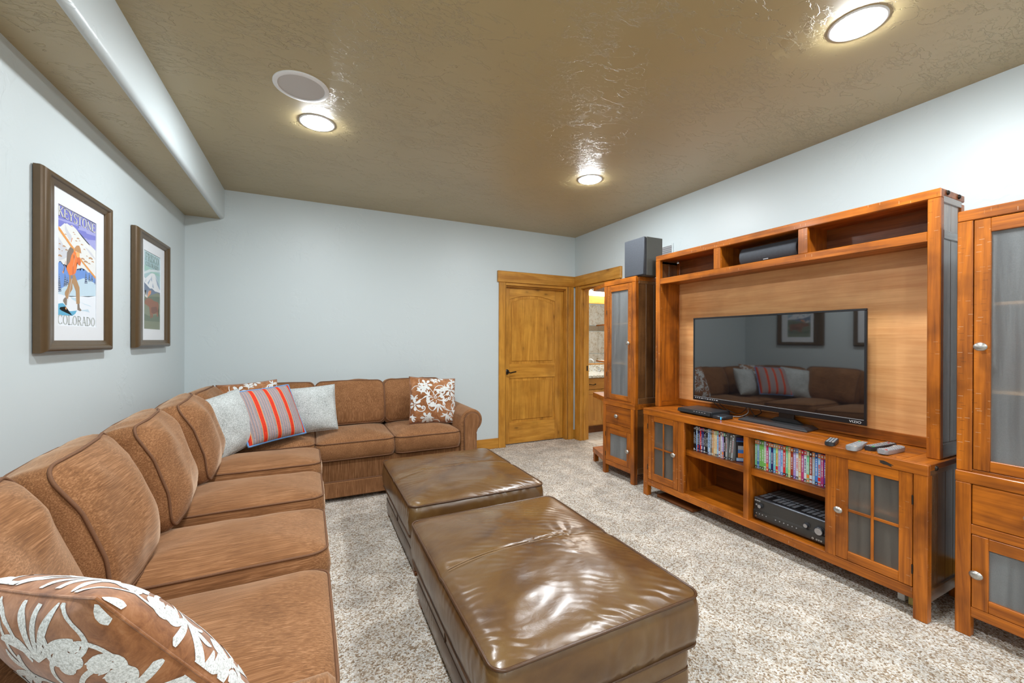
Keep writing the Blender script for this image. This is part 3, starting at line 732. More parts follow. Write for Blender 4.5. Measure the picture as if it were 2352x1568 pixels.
throw_pillow('big brown pillow with white scrolls nearest to the viewer', tuple(K_+(e1+e2)*.22), 0, 0, 0, .44, .44, .155, VELVET, 'floral', 9, .05, basis=M3((0, 0, 0), e2, e1, -n_))

# ------------------------------------------------------------------ leather ottomans
def ottoman(label, x0, x1, y0, y1, seed, wrinkle):
    t = thing('leather_ottoman', label, 'ottoman', ((x0+x1)/2, (y0+y1)/2, 0), group='brown leather ottomans')
    cx, cy, w, d = (x0+x1)/2, (y0+y1)/2, x1-x0, y1-y0
    def low(r, z0, z1, inset, bul):
        bm = NB(); o = rrect(w-2*inset, d-2*inset, r, 5, 10); R = []
        for z, e in ((z0, 0), (z0+.006, bul*.6), ((z0+z1)/2, bul), (z1-.006, bul*.6), (z1, 0)):
            R.append([bm.verts.new((cx+x*(1+e/math.hypot(x, y)), cy+y*(1+e/math.hypot(x, y)), z)) for x, y in o])
        for a, b in zip(R, R[1:]):
            for i in range(len(o)): bm.faces.new((a[i], b[i], b[(i+1) % len(o)], a[(i+1) % len(o)]))
        bm.faces.new(R[0][::-1]); bm.faces.new(R[-1]); return bm, [Vector((cx+x, cy+y, z1)) for x, y in o]
    for x in (x0+.06, x1-.06):
        for y in (y0+.06, y1-.06): obj('foot', B(x-.03, x+.03, y-.03, y+.03, 0, .022, .003), DARKW['z'], t)
    b1, l1 = low(.03, .02, .05, .030, .003); obj('plinth', b1, LEATHERS, t, smooth=35)
    b2, l2 = low(.03, .05, .130, .024, .006); band = obj('lower_band', b2, LEATHERS, t, smooth=35); obj('welt', piping(l2, .005), LPIPE, band, smooth=180)
    b3, l3 = low(.035, .132, .215, .024, .006); body = obj('upper_band', b3, LEATHERS, t, smooth=35)
    bm = NB()
    for yy in (y0+.024-.006, y1-.024+.006): box(bm, cx-.002, cx+.002, yy-.0025, yy+.0025, .135, .212, .001)
    for xx in (x0+.024-.006, x1-.024+.006): box(bm, xx-.0025, xx+.0025, cy-.002, cy+.002, .135, .212, .001)
    obj('panel_seam', bm, LPIPE, body)
    def fn(x, y):
        g = -.009*math.exp(-(y/.010)**2)                     # the stitched seam across the middle
        e = min(w/2-abs(x), d/2-abs(y)); q = max(0, min(1, e/.12))
        a = math.atan2(y+.1, x-.15)
        wv = math.sin(9*a*2+14*math.hypot(x-.3, y+.1)+4*noise.noise(Vector((x*4, y*4, seed)))) * noise.noise(Vector((x*3+seed, y*3, 4.2)))
        wv += 1.2*noise.noise(Vector((x*9+y*5, y*15-x*6, seed*3.1)))*max(0, noise.noise(Vector((x*2.3, y*2.3, seed)))+.45)
        return g+wrinkle*q*wv
    bm, p1, p2 = cushion(M3((cx, cy, .315), EX, EY, EZ), w, d, .195, .045, .045, 0, .014, 34, .004, 9, seed, 3.0, 26, fn)
    c = obj('top_cushion', bm, LEATHER, t, smooth=180)
    obj('welt', piping(p1, .0055), LPIPE, c, smooth=180); obj('welt', piping(p2, .005), LPIPE, c, smooth=180)
    bm = NB()
    for s in (-.007, .007):
        tube(bm, [(cx-w/2+.03+(w-.06)*i/30, cy+s, .4125+.045*(1-(abs(-w/2+.03+(w-.06)*i/30)/(w/2))**3.0)-.0035) for i in range(31)], .0014, 5)
    obj('stitching', bm, plain('tan_thread', (.28, .17, .09, 1), .6), c, smooth=60)
ottoman('brown leather ottoman nearer the viewer, wrinkled glossy top', .46, 1.285, 1.04, 2.10, 1, .004)
ottoman('brown leather ottoman nearer the back sofa', .497, 1.355, 2.28, 3.26, 2, .0035)
# ------------------------------------------------------------------ entertainment wall
def knob(parent, x, y, z, s=1.0):
    """oval pewter knob on a face looking to -x"""
    bm = lathe(NB(), [(.006*s, 0), (.006*s, -.012*s), (.014*s, -.017*s), (.0165*s, -.022*s), (.014*s, -.027*s), (.007*s, -.030*s), (0, -.0305*s)], (x, y, z), 'x', 18, sy=1.18)
    return obj('knob', bm, PEWTER, parent, smooth=50)
def door_frame(t, y0, y1, z0, z1, g, x, th=.020, grid=False, gm=None):
    """framed door on a -x face; g = (y0, y1, z0, z1) of the glass"""
    bm = NB(); e = .002
    d = obj('door', box(bm, x, x+th, y0, g[0], z0, z1, e), DIST['z'], t)
    obj('stile', B(x, x+th, g[1], y1, z0, z1, e), DIST['z'], d)
    obj('rail', B(x+.0004, x+th, g[0], g[1], z0, g[2], e), WOOD['y'], d)
    obj('rail', B(x+.0004, x+th, g[0], g[1], g[3], z1, e), WOOD['y'], d)
    obj('pane', B(x+.010, x+.014, g[0]-.004, g[1]+.004, g[2]-.004, g[3]+.004), gm or FROST, d)
    if grid:
        cy = (g[0]+g[1])/2; zz = (g[2]+g[3])/2
        obj('muntin', B(x+.003, x+.010, cy-.006, cy+.006, g[2], g[3], .001), WOOD['z'], d)
        obj('muntin', B(x+.003, x+.010, g[0], cy-.006, zz-.007, zz+.007, .001), WOOD['y'], d)
        obj('muntin', B(x+.003, x+.010, cy+.006, g[1], zz-.007, zz+.007, .001), WOOD['y'], d)
    return d
def hinge(d, x, y, z): obj('hinge', lathe(NB(), [(0, -.022), (.0035, -.022), (.0035, .022), (0, .022)], (x-.001, y, z), 'z', 8), IRON, d)
def side_planks(t, x0, x1, ya, yb, z0, z1, n):
    for k in range(n):
        a = x0+(x1-x0)*k/n; obj('plank', B(a+.001, x0+(x1-x0)*(k+1)/n-.001, ya, yb, z0, z1, .0015), SIDEW['z'], t)
def bolt(t, x, y, z, s):
    obj('bolt', lathe(NB(), [(0, -.010*s), (.006, -.009*s), (.0115, -.005*s), (.0125, 0), (.0125, .002*s)], (x, y, z), 'y', 14), IRON, t, smooth=50)

# ---- console under the television
S0, S1, SX, SB = .866, 2.705, 2.61, 3.062
t = thing('tv_console', 'long low cherry-stained console with glazed doors and open shelves under television', 'media console', ((SX+SB)/2, (S0+S1)/2, 0))
CON = t
for ya, yb in ((S0, .918), (2.655, S1)):
    obj('leg', B(SX, SX+.047, ya, yb, 0, .699, .003), DIST['z'], t); obj('leg', B(SB-.047, SB, ya, yb, 0, .699, .003), WOOD['z'], t)
obj('apron', B(SX-.002, SX+.024, S0-.002, S1+.002, .697, .750, .003), WOOD['y'], t)
obj('apron', B(SB-.024, SB, S0-.002, S1+.002, .697, .750, .003), WOOD['y'], t)
for ya, yb in ((S0-.002, .970), (2.60, S1+.002)): obj('breadboard', B(SX+.0245, SB-.0245, ya, yb, .720, .750, .002), WOOD['x'], t)
for k in range(4):
    a = SX+.0245+k*(SB-SX-.049)/4; obj('plank', B(a+.0008, a+(SB-SX-.049)/4-.0008, .971, 2.599, .720, .7497, .002), WOOD['y'], t)
bm = NB()
for yy in [1.0+.016*i for i in range(96)]:
    if noise.noise(Vector((yy*3, 0, 2))) > -.15: box(bm, SX+.032, SX+.052, yy, yy+.0022, .7497, .7503)
obj('carved_ticks', bm, DARKW['x'], t)
obj('bottom_rail', B(SX+.003, SX+.027, .918, 2.655, .092, .145, .002), DIST['y'], t)
obj('bottom_rail', B(SB-.027, SB-.003, .918, 2.655, .092, .145, .002), WOOD['y'], t)
obj('bottom_board', B(SX+.027, SB-.027, .90, 2.67, .118, .143, .001), WOOD['y'], t)
obj('stile', B(SX+.002, SX+.026, 1.244, 1.296, .145, .697, .002), DIST['z'], t)
obj('stile', B(SX+.002, SX+.026, 2.275, 2.332, .145, .697, .002), DIST['z'], t)
obj('divider', B(SX+.006, SX+.030, 1.752, 1.787, .143, .697, .002), WOOD['z'], t)
for ya, yb in ((1.246, 1.266), (1.758, 1.781), (2.305, 2.325)): obj('divider', B(SX+.026, SB-.03, ya, yb, .143, .72), WOOD['z'], t)
for ya, yb in ((1.266, 1.758), (1.781, 2.305)): obj('shelf', B(SX+.045, SB-.03, ya, yb, .437, .482, .002), WOOD['y'], t)
for ya, yb in ((.90, 1.246), (2.325, 2.67)): obj('shelf', B(SX+.06, SB-.03, ya, yb, .437, .459, .002), WOOD['y'], t)
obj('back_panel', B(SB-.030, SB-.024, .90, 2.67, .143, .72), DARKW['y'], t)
# sides
for ya, yb, s in ((S0+.010, S0+.022, -1), (S1-.022, S1-.010, 1)):
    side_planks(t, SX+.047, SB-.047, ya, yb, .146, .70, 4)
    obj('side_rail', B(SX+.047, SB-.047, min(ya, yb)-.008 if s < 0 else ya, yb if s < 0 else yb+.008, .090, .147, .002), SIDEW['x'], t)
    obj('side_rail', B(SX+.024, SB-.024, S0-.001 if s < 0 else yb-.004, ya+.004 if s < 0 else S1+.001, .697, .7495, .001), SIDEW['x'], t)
bolt(t, 2.69, S0-.002, .728, 1); bolt(t, 2.955, S0-.002, .728, 1)
bm = NB(); P = [(1.088, .734), (1.078, .729), (1.062, .731), (1.05, .728), (1.036, .722), (1.02, .716), (1.032, .714), (1.028, .706), (1.046, .712), (1.062, .712), (1.078, .718), (1.074, .724)]
obj('burn_mark', prism(bm, [(y-.03, z) for y, z in P], 'x', SX-.0026, SX-.0018), plain('scorched_wood', (.016, .010, .006, 1), .7), t)
d = door_frame(t, .921, 1.243, .148, .695, (.973, 1.188, .196, .643), SX+.002, grid=True); knob(d, SX+.002, 1.222, .413, 1.1)
for z in (.57, .235): hinge(d, SX+.002, .9205, z)
d = door_frame(t, 2.335, 2.652, .148, .695, (2.382, 2.587, .206, .650), SX+.002, grid=True); knob(d, SX+.002, 2.360, .424, 1.1)
for z in (.60, .25): hinge(d, SX+.002, 2.6535, z)

# ---- hutch on the console
HX, HB, H0, H1, HZ = 2.78, 3.060, .879, 2.737, 2.094
t = thing('tv_hutch', 'tall cherry-stained hutch with three top cubbies framing the television', 'hutch', ((HX+HB)/2, (H0+H1)/2, .751))
for ya, yb in ((H0, .929), (2.688, H1)):
    obj('post', B(HX, HX+.035, ya, yb, .751, 2.048, .003), DIST['z'], t); obj('post', B(HB-.035, HB, ya, yb, .751, 2.048, .003), WOOD['z'], t)
obj('top_beam', B(HX, HX+.035, H0, H1, 2.047, HZ, .004), DIST['y'], t)
obj('top_panel', B(HX+.035, HB, H0, H1, 2.060, HZ, .003), WOOD['y'], t)
obj('shelf_beam', B(HX+.002, HX+.030, .929, 2.688, 1.838, 1.888, .003), DIST['y'], t)
obj('shelf', B(HX+.030, HB-.03, .915, 2.70, 1.850, 1.887, .001), WOOD['y'], t)
for ya, yb in ((1.485, 1.540), (2.095, 2.150)):
    obj('upright', B(HX+.003, HX+.028, ya, yb, 1.888, 2.047, .002), DIST['z'], t); obj('upright', B(HX+.028, HB-.03, ya+.014, yb-.014, 1.887, 2.06), WOOD['z'], t)
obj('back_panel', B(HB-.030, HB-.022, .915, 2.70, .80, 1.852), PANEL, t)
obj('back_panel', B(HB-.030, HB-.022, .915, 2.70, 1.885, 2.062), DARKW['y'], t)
obj('back_rail', B(HB-.042, HB-.022, .90, 2.71, .752, .812, .003), WOOD['y'], t)
for ya, yb, s in ((H0+.008, H0+.022, -1), (H1-.022, H1-.008, 1)):
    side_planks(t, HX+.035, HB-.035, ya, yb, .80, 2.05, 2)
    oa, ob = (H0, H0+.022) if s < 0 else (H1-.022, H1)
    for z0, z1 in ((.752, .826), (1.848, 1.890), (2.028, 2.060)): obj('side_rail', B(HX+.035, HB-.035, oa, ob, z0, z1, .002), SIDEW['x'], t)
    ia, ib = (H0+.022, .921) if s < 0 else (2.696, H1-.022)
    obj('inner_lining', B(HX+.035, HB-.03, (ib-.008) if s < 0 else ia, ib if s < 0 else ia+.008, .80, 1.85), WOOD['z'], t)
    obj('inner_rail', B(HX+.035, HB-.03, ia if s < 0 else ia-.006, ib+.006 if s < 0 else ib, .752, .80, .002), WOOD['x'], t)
bolt(t, 2.852, H0, 2.078, 1); bolt(t, 2.985, H0, 2.078, 1)

# ---- two glazed towers
def tower(label, y0, y1, flip):
    ZD, YD = (WOOD['z'], WOOD['y']) if flip else (DIST['z'], DIST['y'])
    """flip: knob side at the low-y end"""
    x = 2.685; xb = 3.06; t = thing('glazed_tower', label, 'cabinet', ((x+xb)/2, (y0+y1)/2, 0), group='glazed towers flanking the console')
    m = lambda a, b: (y0+a, y0+b) if flip else (y1-b, y1-a)
    xl = x-.010
    for a, b in ((0, .050), (y1-y0-.042, y1-y0)):
        ya, yb = m(a, b)
        obj('leg', B(xl, xl+.045, ya, yb, 0, .694, .003), ZD, t); obj('leg', B(xb-.045, xb, ya, yb, 0, .694, .003), WOOD['z'], t)
        obj('post', B(x, x+.04, ya, yb, .7455, 1.884, .003), ZD, t); obj('post', B(xb-.04, xb, ya, yb, .7455, 1.884, .003), WOOD['z'], t)
    W = y1-y0; ia, ib = m(.050, W-.042)
    obj('waist_rail', B(xl, xb, y0-.001, y1+.001, .6935, .745, .003), WOOD['y'], t)
    obj('top_beam', B(x, x+.04, y0, y1, 1.884, 1.934, .004), YD, t)
    obj('top_panel', B(x+.04, xb, y0, y1, 1.895, 1.934, .003), WOOD['y'], t)
    obj('bottom_rail', B(xl+.003, xl+.027, ia, ib, .093, .138, .002), WOOD['y'], t)
    obj('middle_rail', B(xl+.003, xl+.027, ia, ib, .468, .512, .002), WOOD['y'], t)
    obj('upper_rail', B(x+.003, x+.027, ia, ib, .745, .757, .001), WOOD['y'], t)
    for z in (.115, .485): obj('shelf', B(xl+.027, xb-.02, y0+.02, y1-.02, z, z+.02), WOOD['y'], t)
    for z in (1.103, 1.497): obj('shelf', B(x+.05, xb-.02, y0+.02, y1-.02, z, z+.014, .001), PANEL, t)
    obj('back_panel', B(xb-.020, xb-.014, y0+.02, y1-.02, .115, 1.90), WOOD['z'], t)
    for ya, yb in ((y0+.009, y0+.021), (y1-.021, y1-.009)):
        side_planks(t, xl+.045, xb-.045, ya, yb, .13, .694, 3); side_planks(t, x+.04, xb-.04, ya, yb, .80, 1.87, 3)
    for ya, yb in ((y0, y0+.021), (y1-.021, y1)):
        for z0, z1, xx in ((.093, .148, xl+.045), (.7455, .80, x+.04), (1.868, 1.896, x+.04)): obj('side_rail', B(xx, xb-.045, ya, yb, z0, z1, .002), SIDEW['x'], t)
    # doors and drawer
    ga, gb = m(.104, W-.102); da, db = m(.053, W-.045)
    d = door_frame(t, da, db, .759, 1.881, (ga, gb, .807, 1.820), x+.002, gm=FROSTT)
    k = m(.080, .080)[0]; knob(d, x+.002, k, 1.312, 1.15)
    for z in (1.62, 1.0): hinge(d, x+.002, m(W-.0435, W-.0435)[0], z)
    dr = obj('drawer', B(xl+.002, xl+.022, da, db, .514, .691, .003), WOOD['y'], t); obj('drawer_box', B(xl+.022, xb-.06, da+.02, db-.02, .525, .66), DARKW['y'], dr)
    knob(dr, xl+.002, (da+db)/2, .604, 1.15)
    d = door_frame(t, da, db, .140, .466, (ga, gb, .192, .414), xl+.002, gm=FROSTT)
    knob(d, xl+.002, m(.073, .073)[0], .297, 1.15)
    for z in (.40, .20): hinge(d, xl+.002, m(W-.0435, W-.0435)[0], z)
    return t
tower('glazed tower by the bathroom doorway carrying the tall black speaker', 2.889, 3.339, True)
tower('glazed tower at the right edge, nearest to the viewer', .345, .794, False)

# ---- angled open end shelf beyond the far tower
t = thing('end_shelf', 'open angled end shelf beside far tower in front of doorway', 'shelf unit', (2.9, 3.5, 0))
Q = [(2.690, 3.342), (2.815, 3.686), (3.055, 3.686), (3.055, 3.342)]
for nm, z0, z1 in (('base_shelf', .100, .155), ('middle_shelf', .712, .763), ('thin_shelf', 1.104, 1.120), ('thin_shelf', 1.497, 1.512), ('top_shelf', 1.884, 1.924)):
    q = Q if z1-z0 > .03 else [(2.76, 3.342), (2.850, 3.680), (3.055, 3.680), (3.055, 3.342)]
    obj(nm, prism(NB(), q, 'z', z0, z1, .002), WOOD['y'], t)
obj('leg', prism(NB(), [(2.818, 3.650), (2.822, 3.684), (2.870, 3.684), (2.866, 3.650)], 'z', 0, .100), WOOD['z'], t)
obj('leg', B(3.01, 3.05, 3.64, 3.68, 0, .100), WOOD['z'], t)
obj('back_post', B(3.03, 3.055, 3.342, 3.68, .155, 1.884), WOOD['z'], t)

# ---- speakers
t = thing('tower_top_speaker', 'tall charcoal bookshelf speaker on top of the far tower', 'speaker', (2.87, 2.93, 1.9345))
obj('cabinet', B(2.735, 2.93, 2.800, 3.060, 1.9345, 2.285, .004), SPKSIDE, t)
obj('grille', B(2.700, 2.735, 2.801, 3.059, 1.937, 2.283, .007), SPKGREY, t, smooth=40)
t = thing('center_speaker', 'low black curved-front speaker in the middle hutch cubby', 'speaker', (2.9, 1.775, 1.888))
pr = [(2.835+.03*(1-(1-abs(2*i/10-1)**2)), 1.890+.122*i/10) for i in range(11)]
obj('cabinet', prism(NB(), [(2.868, 1.890)]+[(2.868, 2.012), (3.01, 2.012), (3.01, 1.890)], 'y', 1.572, 1.985, .003), BLACK, t)
obj('grille', prism(NB(), pr+[(2.868, 2.012), (2.868, 1.890)], 'y', 1.580, 1.977, .004), SPKGREY, t, smooth=30)
obj('badge', B(2.839, 2.843, 1.765, 1.80, 1.905, 1.912, .001), SILVERP, t)
for y in (1.62, 1.93): obj('foot', B(2.88, 2.92, y-.015, y+.015, 1.8875, 1.891), BLACK, t)

# ---- lettering
def text(name, body, size, M_, mat, parent, depth=.0004, align='LEFT', sx=1.0):
    cu = bpy.data.curves.new(name, 'FONT'); cu.body = body; cu.size = size; cu.extrude = depth; cu.align_x = align
    tmp = bpy.data.objects.new(name, cu); C.objects.link(tmp); dg = bpy.context.evaluated_depsgraph_get()
    me = bpy.data.meshes.new_from_object(tmp.evaluated_get(dg)); bpy.data.objects.remove(tmp); bpy.data.curves.remove(cu)
    bm = NB(); bm.from_mesh(me); bpy.data.meshes.remove(me)
    bmesh.ops.transform(bm, matrix=M_ @ Matrix.Diagonal((sx, 1, 1, 1)), verts=bm.verts)
    return obj(name, bm, mat, parent)
EXW = Vector((0, -1, 0)); FZ = Vector((0, 0, 1))
def face_mx(x, y, z): return M3((x, y, z), EXW, FZ, Vector((-1, 0, 0)))      # text on a face looking to -x

# ---- television
TX, T0, T1, TZ0, TZ1 = 2.895, 1.225, 2.428, .843, 1.528
t = thing('television', 'large flat black television on a low slab stand in the hutch', 'television', (2.965, 1.78, .7505))
obj('back_shell', B(TX+.012, TX+.055, T0+.02, T1-.02, TZ0+.02, TZ1-.02, .012), BLACK, t)
BEZ = plain('gloss_black_bezel', (.014, .014, .016, 1), .12, var=0)
bm = NB(); b = .013
for a in ((T0, T1, TZ1-b, TZ1), (T0, T1, TZ0, TZ0+.032), (T0, T0+b, TZ0+.032, TZ1-b), (T1-b, T1, TZ0+.032, TZ1-b)): box(bm, TX, TX+.014, *a, .002)
bz = obj('bezel', bm, BEZ, t)
obj('screen', B(TX+.004, TX+.012, T0+b-.001, T1-b+.001, TZ0+.031, TZ1-b+.001), SCREEN, t)
obj('chrome_edge', B(TX-.0006, TX+.010, T0+b, T1-b, TZ0+.030, TZ0+.0325), SILVERP, bz)
text('wordmark', 'VIZIO', .019, face_mx(TX-.0004, T0+.085, TZ0+.009), plain('silver_print', (.62, .62, .64, 1), .4), bz, .0003, 'LEFT', 1.25)
bm = NB(); random.seed(3); yy = T1-.022
while yy > T1-.22:
    ww = random.choice((.006, .010, .014, .018)); box(bm, TX-.0005, TX, yy-ww, yy, TZ0+.017, TZ0+.0225); yy -= ww+.008
obj('bezel_marks', bm, plain('pale_print', (.5, .5, .52, 1), .5), bz)
obj('neck', B(2.957, 2.982, 1.66, 1.76, .770, .92, .004), BLACK, t)
bm = prism(NB(), [(1.595, .7745), (1.64, .798), (1.66, .803), (1.76, .803), (1.78, .798), (1.82, .7745)], 'x', 2.955, 2.975, .002)
obj('neck_bracket', bm, BLACK, t)
bm = NB(); q0 = [(2.845, 1.515), (2.845, 1.985), (3.015, 2.035), (3.015, 1.535)]; q1 = [(2.865, 1.545), (2.865, 1.955), (3.005, 2.0), (3.005, 1.565)]
v0 = [bm.verts.new((x, y, .7505)) for x, y in q0]; v1 = [bm.verts.new((x, y, .759)) for x, y in q0]; v2 = [bm.verts.new((x, y, .775)) for x, y in q1]
bm.faces.new(v0[::-1]); bm.faces.new(v2)
for a, b_ in ((v0, v1), (v1, v2)):
    for i in range(4): bm.faces.new((a[i], a[(i+1) % 4], b_[(i+1) % 4], b_[i]))
bmesh.ops.bevel(bm, geom=list(bm.edges), offset=.002, segments=1, affect='EDGES')
obj('base_plate', bm, plain('gloss_black_base', (.03, .03, .032, 1), .22, var=0), t)
# ---- disc player, streaming box, cables
t = thing('disc_player', 'slim black disc player at the left end of the console top', 'disc player', (2.82, 2.265, .7505))
obj('case', B(2.722, 2.94, 2.118, 2.416, .7525, .792, .004), DGREY, t)
obj('front_panel', prism(NB(), [(2.722, .757), (2.702, .765), (2.708, .788), (2.722, .790)], 'y', 2.116, 2.418, .001), BLACK, t)
for k in range(5): obj('button', B(2.705, 2.71, 2.155+k*.024, 2.168+k*.024, .780, .784), GREYP, t)
for y in (2.15, 2.39): obj('foot', B(2.74, 2.77, y-.012, y+.012, .7503, .753), BLACK, t)
t = thing('streaming_box', 'small black box with blue light in front of disc player', 'media box', (2.79, 2.075, .7505))
obj('case', B(2.722, 2.845, 2.022, 2.112, .7505, .776, .006), DGREY, t, smooth=40)
obj('status_light', B(2.7212, 2.7225, 2.032, 2.038, .754, .773), LED, t)
cables = (((2.957, 2.30, .86), (2.985, 2.26, .80), (3.0, 2.19, .765), (2.98, 2.13, .758), (2.90, 2.05, .756)), ((2.957, 2.24, .86), (2.97, 2.21, .81), (2.98, 2.10, .77), (2.957, 2.02, .80), (2.957, 1.98, .86)),
          ((2.957, 2.01, .865), (2.97, 1.99, .80), (2.93, 2.02, .765), (2.86, 2.06, .764)), ((2.957, 1.99, .865), (2.975, 1.955, .79), (2.99, 1.92, .758), (3.02, 1.80, .757)), ((2.957, 1.93, .865), (2.985, 1.90, .81), (2.99, 1.97, .768), (3.0, 2.06, .758)))
cl = ('thin dark cable drooping behind the disc player', 'dark cable looped beneath the left half of television', 'pale grey cable plugged into the streaming box', 'thin cable running to the television stand', 'thin dark cable hanging left of television stand')
for k, (p, lb) in enumerate(zip(cables, cl)): tag(obj('cable', tube(NB(), spline(p, 8), .0028, 6), GREYP if k == 2 else BLACK, smooth=60), lb, 'cable', 'cables behind the television')
# ---- receiver
ry0, ry1, rx, rz0, rz1 = 1.315, 1.748, 2.672, .152, .292
t = thing('av_receiver', 'black home theatre receiver with round knobs on console lower shelf', 'receiver', (2.83, (ry0+ry1)/2, .143))
obj('case', B(rx+.02, 3.0, ry0, ry1, rz0, rz1, .004), plain('black_metal_case', (.02, .022, .026, 1), .42, .2, var=.05), t)
fp = obj('front_panel', B(rx, rx+.02, ry0, ry1, rz0, rz1, .004), plain('gloss_black_panel', (.030, .028, .026, 1), .2, var=.02), t)
obj('lower_ledge', prism(NB(), [(rx-.008, .205), (rx, .214), (rx+.002, .165), (rx-.006, .160)], 'y', ry0+.002, ry1-.002), fp.data.materials[0], fp)
obj('top_trim', B(rx-.002, rx+.03, ry0+.002, ry1-.002, rz1-.010, rz1+.001, .003), plain('brushed_dark_steel', (.10, .11, .13, 1), .3, .6, var=.05), t)
def dial(y, z, r):
    k = obj('dial', lathe(NB(), [(r*1.25, 0), (r*1.25, -.003), (r*1.02, -.004), (r, -.016), (r*.9, -.019), (0, -.019)], (rx-.0005, y, z), 'x', 28), DGREY, t, smooth=35)
    obj('dial_cap', lathe(NB(), [(r*.82, -.0185), (r*.82, -.020), (0, -.0205)], (rx-.0005, y, z), 'x', 24), plain('spun_aluminium', (.42, .42, .44, 1), .25, .9), k)
dial(1.700, .246, .0135); dial(1.420, .232, .0135); dial(1.350, .226, .024)
for y in (1.725, 1.705, 1.685, 1.66, 1.60, 1.575, 1.55, 1.525, 1.50, 1.475): obj('button', lathe(NB(), [(.0035, 0), (.0035, -.004), (0, -.0045)], (rx-.006, y, .193), 'x', 10), GREYP, fp)
obj('button', lathe(NB(), [(.006, 0), (.006, -.003), (0, -.004)], (rx, 1.730, .246), 'x', 12), GREYP, fp)
for y, r in ((1.730, .006), (1.385, .006), (1.364, .0045), (1.352, .0045), (1.340, .0045)):
    obj('jack', lathe(NB(), [(r*.5, -.004), (r, -.004), (r, 0)], (rx-.004, y, .172), 'x', 12), STEEL, fp)
text('wordmark', 'SONY', .0125, face_mx(rx-.0005, 1.742, .270), plain('white_print', (.75, .75, .75, 1), .5), fp, .0003, 'LEFT', 1.2)
bm = NB()
for k in range(14):
    y = ry0+.025+k*.029; box(bm, 2.80, 2.93, y, y+.021, rz1-.0005, rz1+.0008)
    if k % 6 != 5: box(bm, 2.715, 2.785, y, y+.021, rz1-.0005, rz1+.0008)
obj('vent_slots', bm, plain('grey_vent', (.22, .24, .27, 1), .5), t)
for y in (1.36, 1.70): obj('foot', lathe(NB(), [(.02, 0), (.02, .009)], (2.72, y, .143), 'z', 14), BLACK, t)
# ---- remotes
def remote(label, cen, yaw, L, W, hgt, mat, shape, rows, tilt=0.0, cols=3, key=GREYP):
    t = thing('remote_control', label, 'remote', cen, rot=(0, tilt, yaw), group='remotes on the console')
    bm = NB(); n = 18; out = []
    for i in range(n+1):
        u = -1+2*i/n
        wv = W/2*(1 if shape == 'flat' else (.78+.22*math.cos((u+.55)*2.0)) if shape == 'paddle' else 1-.10*math.cos(u*2.6))
        wv *= min(1, .55+math.sqrt(max(0, 1-abs(u)**10))*.45)
        zo = hgt*.25*(1-math.cos(u*1.6)) if shape == 'arch' else 0
        out.append((u*L/2, wv, zo))
    R = []
    for x, wv, zo in out:
        R.append([bm.verts.new(p) for p in ((x, -wv*.86, zo), (x, -wv, zo+hgt*.45), (x, -wv*.92, zo+hgt), (x, 0, zo+hgt*1.08), (x, wv*.92, zo+hgt), (x, wv, zo+hgt*.45), (x, wv*.86, zo))])
    for a, b in zip(R, R[1:]):
        for i in range(7): bm.faces.new((a[i], a[(i+1) % 7], b[(i+1) % 7], b[i]))
    bm.faces.new(R[0]); bm.faces.new(R[-1][::-1])
    obj('shell', bm, mat, t, smooth=50, local=True)
    for r in range(rows):
        for c in range(cols):
            x = -L*.40+L*.80*r/(rows-1); y = (c-(cols-1)/2)*W*.80/cols
            zo = hgt*.25*(1-math.cos((x*2/L)*1.6)) if shape == 'arch' else 0
            k = key if (r*7+c*3) % 11 else plain('coloured_key', random.choice(((.5, .03, .02, 1), (.05, .35, .1, 1), (.6, .5, .4, 1))), .5)
            obj('key', B(x-L*.022, x+L*.022, y-W*.095, y+W*.095, zo+hgt*1.0, zo+hgt*1.16, .001), k, t, local=True)
remote('small dark remote on its own left of the other remotes', (2.672, 1.292, .7505), .30, .150, .050, .020, DGREY, 'flat', 6, key=SILVERP)
remote('silver paddle-shaped remote leftmost of the overlapping group', (2.690, 1.178, .7505), .12, .20, .058, .022, SILVERP, 'paddle', 8)
remote('long black remote with pale keys between two silver remotes', (2.795, 1.118, .7505), -.06, .24, .050, .021, DGREY, 'flat', 11, key=SILVERP)
remote('silver arched remote nearest the right end of console', (2.735, 1.050, .7505), -.02, .20, .048, .022, SILVERP, 'arch', 9)
# ---- under the console
tag(obj('loose_board', B(2.655, 2.76, 2.225, 2.59, .004, .026, .002), DARKW['y']), 'dark brown board lying on the carpet under the console', 'board')
tag(obj('small_block', B(2.735, 2.775, .992, 1.022, .002, .046, .002), plain('white_block', (.72, .70, .66, 1), .6)), 'small white block on the carpet behind console near leg', 'block')
tag(obj('small_block', B(2.725, 2.765, .930, .975, .002, .046, .002), plain('yellow_block', (.55, .42, .12, 1), .6)), 'small yellow block on the carpet behind console near leg', 'block')

